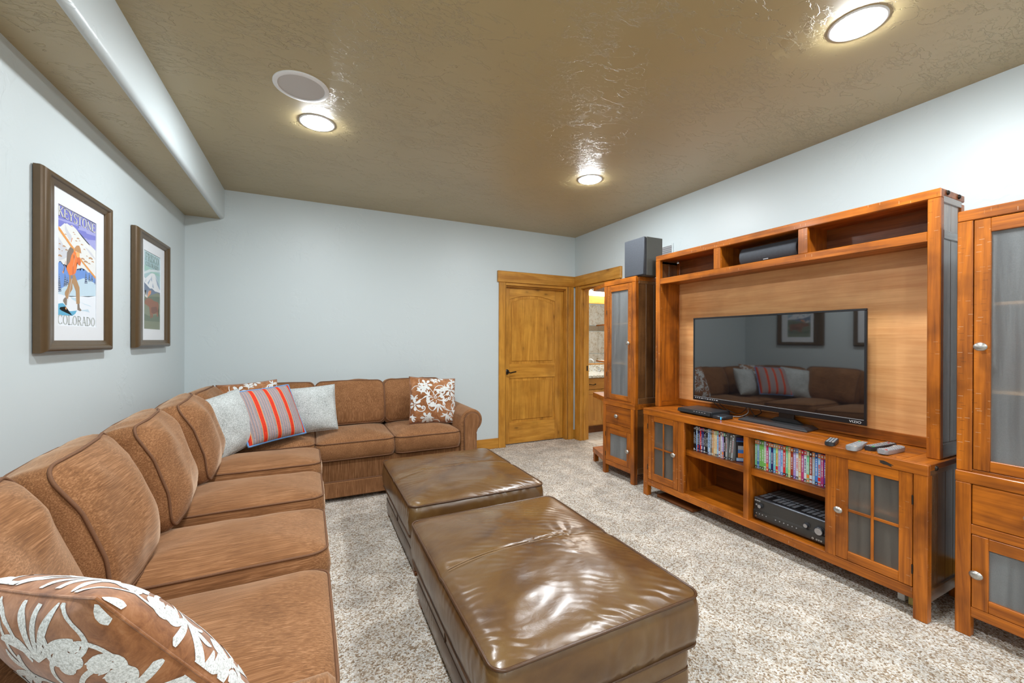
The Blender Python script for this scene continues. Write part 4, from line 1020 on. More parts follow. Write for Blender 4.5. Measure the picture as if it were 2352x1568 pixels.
# ------------------------------------------------------------------ disc cases
PAL = {}
def col(nm, rgb):
    if nm not in PAL: PAL[nm] = plain('spine_'+nm, lin(*rgb), .3, var=.10, scale=120)
    return PAL[nm]
RGB = dict(black=(28, 26, 30), white=(218, 222, 228), sky=(168, 200, 232), navy=(42, 44, 110), red=(222, 48, 44), grey=(120, 118, 112), cream=(226, 214, 176), orange=(240, 135, 50), tan=(214, 160, 100), mint=(126, 205, 160), green=(120, 190, 95), pink=(200, 62, 120), teal=(120, 195, 210), lilac=(170, 150, 215), blue=(70, 130, 210), purple=(98, 60, 150), rust=(160, 60, 40), magenta=(178, 60, 130), lime=(190, 215, 130), silver=(170, 176, 180))
def case(y0, wd, z0, h, xf, dep, main, top, accent, seed, label, group, lean=0.0):
    rnd = random.Random(seed)
    t = thing('disc_case', label, 'disc case', (xf+dep/2, y0+wd/2, z0), rot=(lean, 0, 0) if lean else None, group=group)
    bm = NB(); mats = [col(main, RGB[main]), col(top, RGB[top]), col(accent, RGB[accent]), col('white', RGB['white']), col('black', RGB['black'])]
    X0, Y0, Z0 = -dep/2, -wd/2, 0.0
    box(bm, X0, X0+dep, Y0+.0003, -Y0-.0003, Z0, h, .0008, 0)
    obj('case_body', bm, mats, t, local=True)
    bm = NB(); e = .0009
    box(bm, X0-.0003, X0+.001, Y0+e, -Y0-e, h*.86, h*.985, 0, 1)
    k = rnd.random(); z = h*(.06+.1*rnd.random())
    box(bm, X0-.0003, X0+.001, Y0+e, -Y0-e, .004, h*.10, 0, 2 if k > .4 else 4)
    if k > .55: box(bm, X0-.0003, X0+.001, Y0+e, -Y0-e, h*.14, h*.26, 0, 2)
    # flat print along the spine
    zz = h*.30; end = h*(.62+.2*rnd.random()); ink = 3 if main not in ('white', 'cream', 'sky', 'lime', 'silver') else (2 if accent not in ('white', 'cream') else 4)
    while zz < end:
        l = h*rnd.choice((.018, .028, .036)); a = wd*rnd.uniform(.16, .24); box(bm, X0-.0005, X0+.001, -a, a, zz, zz+l, 0, ink); zz += l+h*rnd.choice((.012, .016, .03))
    box(bm, X0-.0005, X0+.001, -wd*.25, wd*.25, h*.89, h*.95, 0, 3 if top != 'white' else 4)
    box(bm, X0-.0005, X0+.001, -wd*.22, wd*.22, .007, .013, 0, 3)
    tag(obj('spine_print', bm, mats, t, local=True), kind='stuff'); return t
ORD = ['first', 'second', 'third', 'fourth', 'fifth', 'sixth', 'seventh', 'eighth', 'ninth', 'tenth', 'eleventh', 'twelfth', 'thirteenth', 'fourteenth', 'fifteenth', 'sixteenth', 'seventeenth', 'eighteenth', 'nineteenth', 'twentieth', 'twenty-first', 'twenty-second', 'twenty-third', 'twenty-fourth', 'twenty-fifth', 'twenty-sixth', 'twenty-seventh', 'twenty-eighth', 'twenty-ninth']
zs = .4822
rowR = 'mint:orange:white sky:orange:blue green:grey:lime green:green:mint white:sky:green pink:rust:orange teal:orange:pink navy:orange:pink teal:tan:blue lime:tan:red lilac:orange:cream sky:rust:blue red:orange:white mint:green:teal cream:tan:lime rust:orange:red lilac:grey:purple white:blue:red tan:orange:cream magenta:red:pink white:red:navy mint:cream:orange rust:black:white silver:orange:sky blue:navy:orange sky:orange:red pink:orange:magenta purple:orange:cream lilac:red:white'.split()
y = 1.7555
for i, s in enumerate(rowR):
    a, b, c = s.split(':'); wd = .0152
    case(y-wd, wd-.0003, zs, .190, 2.690, .136, a, b, c, i+1, '%s-spined disc case, %s from the left on shelf above receiver' % (a, ORD[i]), 'disc cases on the shelf above the receiver'); y -= wd+.0001
rowL = 'black:black:white black:grey:white sky:white:blue black:grey:red navy:white:navy red:red:white navy:navy:white navy:red:white black:grey:white black:black:silver black:white:red sky:silver:navy sky:blue:white grey:grey:silver tan:orange:cream cream:cream:tan cream:lime:orange sky:mint:blue rust:rust:white white:white:silver lilac:tan:orange black:mint:green silver:black:rust'.split()
y = 2.243
for i, s in enumerate(rowL):
    a, b, c = s.split(':'); wd = .0112 if i < 13 else .0136
    case(y-wd, wd-.0003, zs, .190 if i % 5 else .186, 2.685, .136, a, b, c, 50+i, '%s-spined disc case, %s from the left on shelf above empty cubby' % (a, ORD[i]), 'disc cases on the shelf left of the divider'); y -= wd+.0002
for i, (a, b, c, wd) in enumerate((('grey', 'grey', 'grey', .016), ('silver', 'white', 'rust', .0145))):
    case(y-wd-.006, wd-.0003, zs+.0008, .188, 2.688, .136, a, b, c, 90+i, '%s-spined disc case leaning beside the blue boxed case, %s of two' % (a, ORD[i]), 'disc cases on the shelf left of the divider', lean=.09); y -= wd+.002
# the turned case showing its cover
t = thing('boxed_disc_case', 'dark blue disc case turned to show its cover, beside divider', 'disc case', (2.742, 1.856, zs), rot=(0, 0, -.80))
w_, h_ = .118, .172
obj('case_body', B(-w_/2, w_/2, 0, .014, 0, h_, .001), col('black', RGB['black']), t, local=True)
cx_ = lambda a, b, c, d, y, nm, rgb: obj('cover_print', B(a, b, y, .0005, c, d), col(nm, rgb), t, local=True)
# the cover looks to -y in the case's own frame
cx_(-w_/2+.001, w_/2-.001, h_*.86, h_-.001, -.0004, 'navy', RGB['navy']); cx_(-w_/2+.001, w_/2-.001, h_*.82, h_*.87, -.0005, 'blue', RGB['blue'])
cx_(-w_/2+.012, w_/2-.012, h_*.47, h_*.66, -.0004, 'silver', RGB['silver']); cx_(-w_/2+.012, w_/2-.012, h_*.36, h_*.50, -.0006, 'blue', RGB['blue'])
cx_(-w_/2+.012, w_/2-.004, h_*.18, h_*.36, -.0005, 'orange', RGB['orange']); cx_(-w_/2+.002, w_/2-.002, h_*.03, h_*.16, -.0005, 'sky', RGB['sky']); cx_(-w_/2+.001, w_/2-.001, .001, h_*.04, -.0006, 'navy', RGB['navy'])
obj('cover_print', prism(NB(), [(-.01, h_*.40), (.0, h_*.43), (.012, h_*.44), (.022, h_*.41), (.012, h_*.39)], 'y', -.0010, .0), col('navy', RGB['navy']), t, local=True)
obj('cover_print', prism(NB(), [(.0, h_*.20), (.004, h_*.25), (.014, h_*.265), (.022, h_*.24), (.022, h_*.20)], 'y', -.0010, .0), col('black', RGB['black']), t, local=True)
text('cover_title', 'earth', .030, M3((-.030, -.0005, h_*.70), Vector((1, 0, 0)), FZ, Vector((0, -1, 0))), col('silver', RGB['silver']), t, .0003).location
bpy.context.view_layer.update()
# ------------------------------------------------------------------ framed posters on the left wall
def fcol(nm, rgb): return plain(nm, lin(*rgb), .55, var=.03, scale=60)
PC = dict(p_sky=(118, 122, 200), p_skylight=(160, 163, 216), p_snowmt=(226, 228, 226), p_snowsh=(204, 207, 214), p_rock=(182, 138, 95), p_forest=(104, 146, 214), p_hill=(192, 216, 230), p_tree=(62, 86, 122), p_snow=(230, 236, 243), p_water=(84, 170, 206),
          p_ski=(224, 150, 68), p_pole=(226, 160, 120), p_pack=(128, 112, 100), p_coat=(242, 124, 46), p_coatlo=(214, 104, 40), p_face=(234, 182, 112), p_hat=(192, 142, 92), p_pants=(174, 134, 88), p_glove=(118, 122, 150), p_letter=(214, 216, 206), p_letter2=(172, 178, 174), p_edge=(120, 105, 120),
          q_sky=(168, 198, 204), q_skyb=(180, 206, 212), q_skyt=(158, 198, 188), q_skyl=(208, 220, 224), q_mt=(226, 230, 234), q_mtsh=(150, 170, 194), q_ridge=(108, 124, 148), q_grass=(128, 136, 114), q_grasslo=(104, 118, 100), q_moose=(146, 98, 76), q_mooselo=(118, 80, 66), q_antler=(224, 222, 216), q_antlero=(216, 148, 106), q_letter=(150, 178, 176), q_letter2=(140, 160, 154))
PM = {}
def pm(k):
    if k not in PM: PM[k] = fcol('print_'+k[2:] + ('_winter' if k[0] == 'p' else '_summer'), PC[k])
    return PM[k]
# serif capitals from strokes: ('l', x0, y0, x1, y1, w) lines, ('a', cx, cy, rx, ry, deg0, deg1, thin, thick) arcs; unit height
TK, TN = .15, .07
LET = {
 'K': (.72, [('l', .14, 0, .14, 1, TK), ('l', .60, .97, .17, .45, TN), ('l', .27, .56, .62, .03, TK), ('s', .14, 0), ('s', .14, 1), ('s', .62, 1), ('s', .62, 0)]),
 'E': (.62, [('l', .14, 0, .14, 1, TK), ('l', .1, .965, .56, .965, TN), ('l', .1, .035, .58, .035, TN), ('l', .14, .51, .46, .51, TN), ('l', .55, .98, .55, .76, TN*.8), ('l', .58, .02, .58, .26, TN*.8), ('l', .46, .4, .46, .62, TN*.7), ('s', .12, 0), ('s', .12, 1)]),
 'Y': (.70, [('l', .10, .98, .35, .48, TK), ('l', .60, .98, .36, .48, TN), ('l', .35, .5, .35, 0, TK), ('s', .35, 0), ('s', .10, 1), ('s', .60, 1)]),
 'S': (.56, [('a', .28, .74, .19, .23, 20, 270, TN, TK), ('a', .28, .26, .19, .25, 90, -160, TN, TK), ('l', .47, .98, .47, .72, TN*.7), ('l', .08, .02, .08, .28, TN*.7)]),
 'T': (.66, [('l', .33, 0, .33, .98, TK), ('l', .04, .965, .62, .965, TN), ('l', .05, .98, .05, .74, TN*.8), ('l', .61, .98, .61, .74, TN*.8), ('s', .33, 0)]),
 'O': (.74, [('a', .37, .5, .27, .47, 0, 360, TN, TK)]),
 'N': (.76, [('l', .13, 0, .13, 1, TN), ('l', .13, .98, .62, .02, TK), ('l', .62, 0, .62, 1, TN), ('s', .13, 0), ('s', .10, 1), ('s', .62, 1)]),
 'C': (.68, [('a', .37, .5, .27, .47, 42, 318, TN, TK), ('l', .60, .98, .60, .70, TN*.7), ('l', .60, .02, .60, .24, TN*.6)]),
 'L': (.60, [('l', .14, 0, .14, 1, TK), ('l', .1, .035, .56, .035, TN), ('l', .56, .02, .56, .28, TN*.8), ('s', .14, 1), ('s', .14, 0)]),
 'R': (.70, [('l', .14, 0, .14, 1, TK), ('a', .30, .74, .21, .235, -90, 90, TN, TK), ('l', .14, .965, .32, .965, TN), ('l', .14, .505, .32, .505, TN), ('l', .32, .5, .60, .03, TK), ('s', .14, 0), ('s', .12, 1), ('s', .60, 0)]),
 'A': (.72, [('l', .10, .02, .36, 1, TN), ('l', .34, 1, .62, .02, TK), ('l', .20, .34, .54, .34, TN), ('s', .10, 0), ('s', .62, 0)]),
 'D': (.74, [('l', .14, 0, .14, 1, TK), ('a', .26, .5, .38, .465, -90, 90, TN, TK), ('l', .12, .965, .28, .965, TN), ('l', .12, .035, .28, .035, TN), ('s', .12, 0), ('s', .12, 1)]),
 'F': (.60, [('l', .14, 0, .14, 1, TK), ('l', .1, .965, .56, .965, TN), ('l', .14, .51, .44, .51, TN), ('l', .55, .98, .55, .74, TN*.8), ('l', .44, .4, .44, .62, TN*.7), ('s', .14, 0), ('s', .12, 1)]),
 'I': (.30, [('l', .15, 0, .15, 1, TK), ('s', .15, 0), ('s', .15, 1)])}
def letters(bm, put, word, u0, u1, v0, v1, grow=0.0, lift=0.0):
    """put(u, v, lift) -> 3D; letters span u0..u1, v0 (top)..v1 (foot)"""
    tot = sum(LET[c][0] for c in word); k = (u1-u0)/tot; x = u0
    def q(ps): bm.faces.new([bm.verts.new(put(ux, v1-(v1-v0)*uy, lift)) for ux, uy in ps])
    def seg(a, b, w0, w1):
        dx, dy = b[0]-a[0], b[1]-a[1]; l = math.hypot(dx, dy) or 1; nx, ny = -dy/l, dx/l; w0 = w0/2+grow; w1 = w1/2+grow; ex, ey = dx/l*grow, dy/l*grow
        P = [(a[0]+nx*w0-ex, a[1]+ny*w0-ey), (b[0]+nx*w1+ex, b[1]+ny*w1+ey), (b[0]-nx*w1+ex, b[1]-ny*w1+ey), (a[0]-nx*w0-ex, a[1]-ny*w0-ey)]
        q([(x+px*k, py) for px, py in P])
    for c in word:
        for s in LET[c][1]:
            if s[0] == 'l': seg((s[1], s[2]), (s[3], s[4]), s[5], s[5])
            elif s[0] == 's': seg((s[1]-.13, s[2]+(.02 if s[2] == 0 else -.02)), (s[1]+.13, s[2]+(.02 if s[2] == 0 else -.02)), .04, .04)
            else:
                _, cx, cy, rx, ry, d0, d1, tn, tk = s; n = max(6, int(abs(d1-d0)/15))
                wd = lambda a: tn+(tk-tn)*abs(math.cos(a))**1.5
                for i in range(n):
                    a, b = math.radians(d0+(d1-d0)*i/n), math.radians(d0+(d1-d0)*(i+1)/n)
                    seg((cx+rx*math.cos(a), cy+ry*math.sin(a)), (cx+rx*math.cos(b), cy+ry*math.sin(b)), wd(a), wd(b))
        x += LET[c][0]*k
def picture(label, y0, y1, z0, z1, win, art, polys, words):
    """frame outline y0..z1 on the left wall; win = opening, art = print, both (y0, y1, z0, z1)"""
    t = thing('framed_poster', label, 'picture', (XL, (y0+y1)/2, (z0+z1)/2), group='framed posters on the left wall')
    x = XL+.004
    def rail(a, b, c, d, horiz):
        w = (d-c) if horiz else (b-a)
        n = 10; pf = [(0, 0)]+[(i/n, .018+.020*math.sin(PI*min(1, .12+.88*i/n)) if True else 0) for i in range(n+1)]+[(1, 0)]
        return pf
    # moulding: rounded outer roll stepping down to the mat, mitred at the corners
    pf = [(0, 0), (0, .022), (.06, .030), (.18, .036), (.34, .037), (.48, .033), (.56, .027), (.62, .0255), (.92, .021), (1, .018), (1, .006)]
    for (o0, o1, i0, i1) in (((y0, z0), (y1, z0), (win[0], win[2]), (win[1], win[2])), ((y1, z0), (y1, z1), (win[1], win[2]), (win[1], win[3])), ((y1, z1), (y0, z1), (win[1], win[3]), (win[0], win[3])), ((y0, z1), (y0, z0), (win[0], win[3]), (win[0], win[2]))):
        bm = NB(); A = []; D = []
        for s, h in pf:
            A.append(bm.verts.new((x+h, o0[0]+(i0[0]-o0[0])*s, o0[1]+(i0[1]-o0[1])*s))); D.append(bm.verts.new((x+h, o1[0]+(i1[0]-o1[0])*s, o1[1]+(i1[1]-o1[1])*s)))
        for i in range(len(pf)-1): bm.faces.new((A[i], A[i+1], D[i+1], D[i]))
        obj('frame_moulding', bm, FRAMEW, t, smooth=40)
    obj('backing_board', B(x, x+.004, y0+.006, y1-.006, z0+.006, z1-.006), BLACK, t)
    xm = x+.010
    bm = NB()
    for a in ((win[0]-.002, win[1]+.002, win[2]-.002, art[2]), (win[0]-.002, win[1]+.002, art[3], win[3]+.002), (win[0]-.002, art[0], art[2], art[3]), (art[1], win[1]+.002, art[2], art[3])): box(bm, xm-.002, xm+.002, *a)
    mb = obj('mat_board', bm, MATBOARD, t)
    xp = xm-.0015
    pr = obj('print', B(xp-.002, xp, art[0]-.004, art[1]+.004, art[2]-.004, art[3]+.004), MATBOARD, t)
    put = lambda u, v, l=0.0: Vector((xp+l, art[0]+(art[1]-art[0])*max(0, min(1, u)), art[3]-(art[3]-art[2])*max(0, min(1, v))))
    lay = 0; groups = {}
    for i, (k, P) in enumerate(polys):
        groups.setdefault(k, NB()); bm = groups[k]; lf = .000005*(i+1)
        try:
            f = bm.faces.new([bm.verts.new(put(u, v, lf)) for u, v in P])
            if len(P) > 4: bmesh.ops.triangulate(bm, faces=[f])
        except ValueError: pass
    NM = dict(sky='sky_print', skylight='cloud_print', snowmt='mountain_print', snowsh='snow_shade_print', rock='rock_print', forest='forest_print', hill='hill_print', tree='tree_print', snow='snow_print', water='water_print', ski='ski_print', pole='pole_print', pack='pack_print', coat='coat_print', coatlo='sleeve_print', face='face_print', hat='hat_print', pants='trousers_print', glove='glove_print', skyb='cloud_print', skyt='cloud_print', skyl='cloud_print', mt='mountain_print', mtsh='mountain_shade_print', ridge='ridge_print', grass='meadow_print', grasslo='meadow_shade_print', moose='moose_print', mooselo='moose_shade_print', antler='antler_print', antlero='antler_print')
    for k, bm in groups.items(): obj(NM[k[2:]], bm, pm(k), pr)
    for wd, u0, u1, v0, v1, c1, c2 in words:
        if c2:
            bm = NB(); letters(bm, put, wd, u0, u1, v0, v1, .009, .00082); obj('lettering_outline', bm, pm(c2), pr)
        bm = NB(); letters(bm, put, wd, u0, u1, v0, v1, 0, .00092); obj('lettering', bm, pm(c1), pr)
    obj('picture_glass', B(x+.0145, x+.016, win[0]-.002, win[1]+.002, win[2]-.002, win[3]+.002), GLASS, t)
P1=[
  ('p_sky',[(0.006,0.005),(1.008,-0.005),(1.011,0.274),(0.003,0.63)]),
  ('p_skylight',[(0.008,0.131),(0.332,0.115),(0.524,0.106),(0.524,0.12),(0.493,0.137),(0.717,0.122),(0.737,0.135),(0.997,0.122),(0.997,0.08),(0.493,0.087),(0.008,0.118)]),
  ('p_skylight',[(0.609,0.192),(0.745,0.179),(0.759,0.188),(1.0,0.162),(1.0,0.263),(0.801,0.232)]),
  ('p_snowmt',[(0.008,0.19),(0.078,0.179),(0.122,0.157),(0.169,0.135),(0.197,0.137),(0.219,0.128),(0.307,0.135),(0.343,0.122),(0.454,0.14),(0.609,0.188),(0.801,0.232),(0.828,0.227),(1.003,0.26),(1.0,0.588),(0.003,0.592)]),
  ('p_snowsh',[(0.18,0.14),(0.224,0.173),(0.271,0.197),(0.332,0.217),(0.343,0.245),(0.296,0.267),(0.227,0.234),(0.18,0.188)]),
  ('p_snowsh',[(0.008,0.267),(0.078,0.294),(0.147,0.326),(0.227,0.335),(0.227,0.416),(0.136,0.445),(0.008,0.472)]),
  ('p_snowsh',[(0.69,0.267),(0.773,0.274),(0.87,0.296),(0.994,0.337),(0.994,0.35),(0.856,0.322)]),
  ('p_rock',[(0.319,0.133),(0.343,0.128),(0.368,0.131),(0.36,0.135),(0.338,0.135),(0.324,0.139)]),
  ('p_rock',[(0.366,0.181),(0.388,0.175),(0.41,0.177),(0.402,0.183),(0.382,0.183),(0.368,0.184)]),
  ('p_rock',[(0.396,0.192),(0.418,0.188),(0.44,0.19),(0.432,0.194),(0.413,0.194),(0.399,0.197)]),
  ('p_rock',[(0.468,0.216),(0.507,0.208),(0.543,0.214),(0.532,0.221),(0.499,0.219),(0.476,0.225)]),
  ('p_rock',[(0.524,0.232),(0.546,0.228),(0.565,0.23),(0.56,0.234),(0.54,0.234),(0.529,0.236)]),
  ('p_rock',[(0.576,0.256),(0.609,0.25),(0.645,0.254),(0.634,0.261),(0.604,0.26),(0.582,0.263)]),
  ('p_rock',[(0.648,0.291),(0.676,0.285),(0.706,0.289),(0.698,0.294),(0.67,0.293),(0.654,0.296)]),
  ('p_rock',[(0.166,0.227),(0.191,0.221),(0.216,0.225),(0.208,0.23),(0.186,0.228),(0.172,0.232)]),
  ('p_rock',[(0.213,0.263),(0.238,0.258),(0.263,0.261),(0.255,0.267),(0.233,0.265),(0.216,0.269)]),
  ('p_rock',[(0.03,0.326),(0.058,0.32),(0.083,0.324),(0.075,0.329),(0.053,0.328),(0.036,0.331)]),
  ('p_rock',[(0.119,0.331),(0.158,0.324),(0.197,0.329),(0.186,0.337),(0.15,0.335),(0.127,0.34)]),
  ('p_rock',[(-0.003,0.37),(0.036,0.364),(0.072,0.37),(0.061,0.377),(0.028,0.375),(0.006,0.379)]),
  ('p_rock',[(0.097,0.377),(0.114,0.373),(0.127,0.377),(0.125,0.379),(0.111,0.379),(0.1,0.381)]),
  ('p_rock',[(0.014,0.421),(0.064,0.412),(0.114,0.421),(0.097,0.43),(0.053,0.427),(0.025,0.432)]),
  ('p_rock',[(0.18,0.355),(0.216,0.348),(0.249,0.353),(0.238,0.361),(0.208,0.359),(0.188,0.362)]),
  ('p_rock',[(0.584,0.381),(0.637,0.373),(0.69,0.381),(0.673,0.39),(0.626,0.386),(0.596,0.394)]),
  ('p_rock',[(0.657,0.397),(0.717,0.388),(0.781,0.397),(0.762,0.408),(0.706,0.405),(0.67,0.41)]),
  ('p_rock',[(0.792,0.351),(0.856,0.34),(0.922,0.35),(0.903,0.361),(0.845,0.357),(0.806,0.364)]),
  ('p_rock',[(0.875,0.377),(0.914,0.37),(0.956,0.375),(0.945,0.383),(0.906,0.381),(0.884,0.384)]),
  ('p_rock',[(0.776,0.405),(0.814,0.399),(0.853,0.405),(0.842,0.412),(0.806,0.408),(0.784,0.414)]),
  ('p_rock',[(0.427,0.245),(0.454,0.239),(0.485,0.243),(0.476,0.249),(0.449,0.247),(0.432,0.25)]),
  ('p_rock',[(0.72,0.344),(0.745,0.339),(0.77,0.342),(0.762,0.348),(0.74,0.346),(0.726,0.348)]),
  ('p_forest',[(0.003,0.471),(0.025,0.487),(0.042,0.472),(0.064,0.48),(0.08,0.465),(0.102,0.487),(0.13,0.487),(0.147,0.502),(0.175,0.483),(0.205,0.507),(0.468,0.493),(0.507,0.502),(0.532,0.482),(0.56,0.5),(0.612,0.469),(0.651,0.491),(0.69,0.474),(0.731,0.487),(0.787,0.494),(0.828,0.487),(0.9,0.507),(1.0,0.511),(1.003,0.707),(0.006,0.755)]),
  ('p_hill',[(0.006,0.724),(0.102,0.689),(0.252,0.645),(0.357,0.619),(0.482,0.592),(0.651,0.557),(0.745,0.561),(0.9,0.566),(1.0,0.584),(1.003,0.713),(0.006,0.773)]),
  ('p_tree',[(0.047,0.57),(0.069,0.643),(0.094,0.718),(0.006,0.726),(0.025,0.647)]),
  ('p_snow',[(0.044,0.594),(0.047,0.584),(0.047,0.59)]),
  ('p_snow',[(0.047,0.594),(0.05,0.586),(0.053,0.592)]),
  ('p_snow',[(0.039,0.61),(0.044,0.603),(0.047,0.608)]),
  ('p_snow',[(0.047,0.612),(0.053,0.603),(0.055,0.608)]),
  ('p_snow',[(0.036,0.628),(0.044,0.621),(0.047,0.627)]),
  ('p_snow',[(0.05,0.63),(0.055,0.621),(0.061,0.627)]),
  ('p_snow',[(0.03,0.647),(0.044,0.638),(0.044,0.643)]),
  ('p_snow',[(0.05,0.647),(0.058,0.639),(0.064,0.643)]),
  ('p_snow',[(0.028,0.665),(0.042,0.656),(0.044,0.661)]),
  ('p_snow',[(0.05,0.665),(0.061,0.656),(0.069,0.661)]),
  ('p_snow',[(0.022,0.683),(0.042,0.674),(0.044,0.68)]),
  ('p_snow',[(0.05,0.683),(0.064,0.674),(0.072,0.678)]),
  ('p_snow',[(0.019,0.702),(0.042,0.691),(0.044,0.696)]),
  ('p_snow',[(0.053,0.7),(0.066,0.691),(0.078,0.696)]),
  ('p_snow',[(0.017,0.718),(0.039,0.709),(0.044,0.715)]),
  ('p_snow',[(0.053,0.718),(0.069,0.709),(0.08,0.713)]),
  ('p_tree',[(0.18,0.561),(0.202,0.612),(0.224,0.663),(0.144,0.669),(0.161,0.616)]),
  ('p_snow',[(0.177,0.586),(0.18,0.577),(0.18,0.583)]),
  ('p_snow',[(0.183,0.586),(0.186,0.579),(0.186,0.584)]),
  ('p_snow',[(0.172,0.605),(0.18,0.595),(0.18,0.601)]),
  ('p_snow',[(0.183,0.605),(0.188,0.597),(0.191,0.603)]),
  ('p_snow',[(0.166,0.625),(0.177,0.616),(0.18,0.621)]),
  ('p_snow',[(0.183,0.625),(0.191,0.616),(0.199,0.621)]),
  ('p_snow',[(0.161,0.643),(0.177,0.634),(0.18,0.639)]),
  ('p_snow',[(0.186,0.643),(0.197,0.634),(0.205,0.639)]),
  ('p_snow',[(0.155,0.663),(0.175,0.654),(0.177,0.658)]),
  ('p_snow',[(0.186,0.661),(0.199,0.652),(0.211,0.658)]),
  ('p_tree',[(0.233,0.581),(0.247,0.616),(0.263,0.649),(0.208,0.652),(0.219,0.617)]),
  ('p_snow',[(0.227,0.606),(0.233,0.599),(0.233,0.605)]),
  ('p_snow',[(0.235,0.608),(0.238,0.599),(0.238,0.605)]),
  ('p_snow',[(0.222,0.627),(0.23,0.617),(0.233,0.623)]),
  ('p_snow',[(0.235,0.627),(0.241,0.617),(0.244,0.623)]),
  ('p_snow',[(0.216,0.645),(0.23,0.638),(0.233,0.643)]),
  ('p_snow',[(0.235,0.647),(0.244,0.638),(0.249,0.643)]),
  ('p_tree',[(0.717,0.489),(0.74,0.542),(0.762,0.597),(0.679,0.603),(0.698,0.546)]),
  ('p_snow',[(0.712,0.515),(0.717,0.506),(0.717,0.513)]),
  ('p_snow',[(0.72,0.517),(0.723,0.507),(0.723,0.513)]),
  ('p_snow',[(0.706,0.537),(0.715,0.526),(0.717,0.533)]),
  ('p_snow',[(0.72,0.537),(0.726,0.528),(0.731,0.533)]),
  ('p_snow',[(0.701,0.557),(0.715,0.546),(0.717,0.553)]),
  ('p_snow',[(0.72,0.557),(0.729,0.546),(0.737,0.553)]),
  ('p_snow',[(0.695,0.577),(0.712,0.566),(0.715,0.572)]),
  ('p_snow',[(0.723,0.577),(0.734,0.566),(0.742,0.572)]),
  ('p_snow',[(0.69,0.597),(0.712,0.586),(0.715,0.592)]),
  ('p_snow',[(0.723,0.595),(0.737,0.586),(0.748,0.592)]),
  ('p_tree',[(0.814,0.493),(0.834,0.531),(0.85,0.57),(0.787,0.575),(0.798,0.535)]),
  ('p_snow',[(0.809,0.517),(0.814,0.507),(0.814,0.513)]),
  ('p_snow',[(0.817,0.518),(0.82,0.509),(0.82,0.515)]),
  ('p_snow',[(0.806,0.535),(0.812,0.526),(0.814,0.531)]),
  ('p_snow',[(0.817,0.535),(0.823,0.526),(0.825,0.531)]),
  ('p_snow',[(0.801,0.553),(0.812,0.542),(0.814,0.548)]),
  ('p_snow',[(0.817,0.553),(0.825,0.542),(0.831,0.548)]),
  ('p_snow',[(0.795,0.57),(0.812,0.561),(0.814,0.566)]),
  ('p_snow',[(0.817,0.57),(0.828,0.561),(0.837,0.566)]),
  ('p_tree',[(0.895,0.507),(0.911,0.535),(0.928,0.562),(0.864,0.568),(0.875,0.539)]),
  ('p_snow',[(0.884,0.537),(0.892,0.528),(0.892,0.533)]),
  ('p_snow',[(0.895,0.539),(0.9,0.529),(0.903,0.535)]),
  ('p_snow',[(0.875,0.561),(0.889,0.55),(0.892,0.557)]),
  ('p_snow',[(0.898,0.561),(0.906,0.551),(0.911,0.557)]),
  ('p_tree',[(0.981,0.535),(0.992,0.561),(1.0,0.584),(0.967,0.586),(0.972,0.562)]),
  ('p_snow',[(0.978,0.562),(0.981,0.553),(0.981,0.559)]),
  ('p_snow',[(0.983,0.562),(0.983,0.553),(0.986,0.561)]),
  ('p_snow',[(0.972,0.581),(0.981,0.572),(0.981,0.577)]),
  ('p_snow',[(0.983,0.583),(0.989,0.573),(0.992,0.579)]),
  ('p_snow',[(-0.006,0.744),(0.08,0.742),(0.172,0.748),(0.31,0.748),(0.56,0.729),(0.626,0.718),(0.789,0.72),(0.975,0.7),(1.006,0.698),(1.006,0.999),(-0.008,1.005)]),
  ('p_water',[(-0.003,0.825),(0.125,0.812),(0.183,0.827),(0.194,0.838),(0.069,0.849),(0.047,0.865),(0.102,0.878),(0.335,0.872),(0.471,0.861),(0.435,0.889),(0.36,0.911),(0.183,0.915),(-0.003,0.918)]),
  ('p_hill',[(0.31,0.751),(0.51,0.751),(0.56,0.783),(0.51,0.79),(0.335,0.766)]),
  ('p_hill',[(0.56,0.777),(0.665,0.79),(0.831,0.799),(0.889,0.808),(0.679,0.797)]),
  ('p_hill',[(0.51,0.861),(0.776,0.836),(0.831,0.865),(0.693,0.858)]),
  ('p_ski',[(0.008,0.205),(0.025,0.183),(0.061,0.195),(0.307,0.285),(0.449,0.333),(0.418,0.357),(0.285,0.304),(0.044,0.219)]),
  ('p_ski',[(0.526,0.373),(1.003,0.511),(0.997,0.535),(0.54,0.397)]),
  ('p_pole',[(0.343,0.232),(0.363,0.234),(0.332,0.274),(0.316,0.274)]),
  ('p_pole',[(0.191,0.452),(0.199,0.452),(0.141,0.546),(0.15,0.559),(0.125,0.566),(0.108,0.548),(0.13,0.546)]),
  ('p_pack',[(0.307,0.318),(0.382,0.326),(0.393,0.35),(0.332,0.386),(0.296,0.447),(0.238,0.528),(0.211,0.478),(0.227,0.375),(0.274,0.337)]),
  ('p_coat',[(0.393,0.344),(0.457,0.346),(0.507,0.39),(0.468,0.428),(0.463,0.491),(0.457,0.507),(0.432,0.535),(0.357,0.557),(0.274,0.564),(0.213,0.517),(0.222,0.493),(0.296,0.447),(0.332,0.386)]),
  ('p_coatlo',[(0.357,0.482),(0.393,0.452),(0.396,0.537),(0.357,0.557),(0.346,0.524)]),
  ('p_pole',[(0.346,0.366),(0.393,0.364),(0.424,0.386),(0.407,0.436),(0.377,0.48),(0.368,0.48),(0.393,0.432),(0.407,0.39),(0.382,0.372)]),
  ('p_coatlo',[(0.474,0.39),(0.532,0.379),(0.579,0.416),(0.56,0.454),(0.507,0.45),(0.468,0.428)]),
  ('p_face',[(0.449,0.344),(0.546,0.335),(0.543,0.373),(0.482,0.39),(0.454,0.375)]),
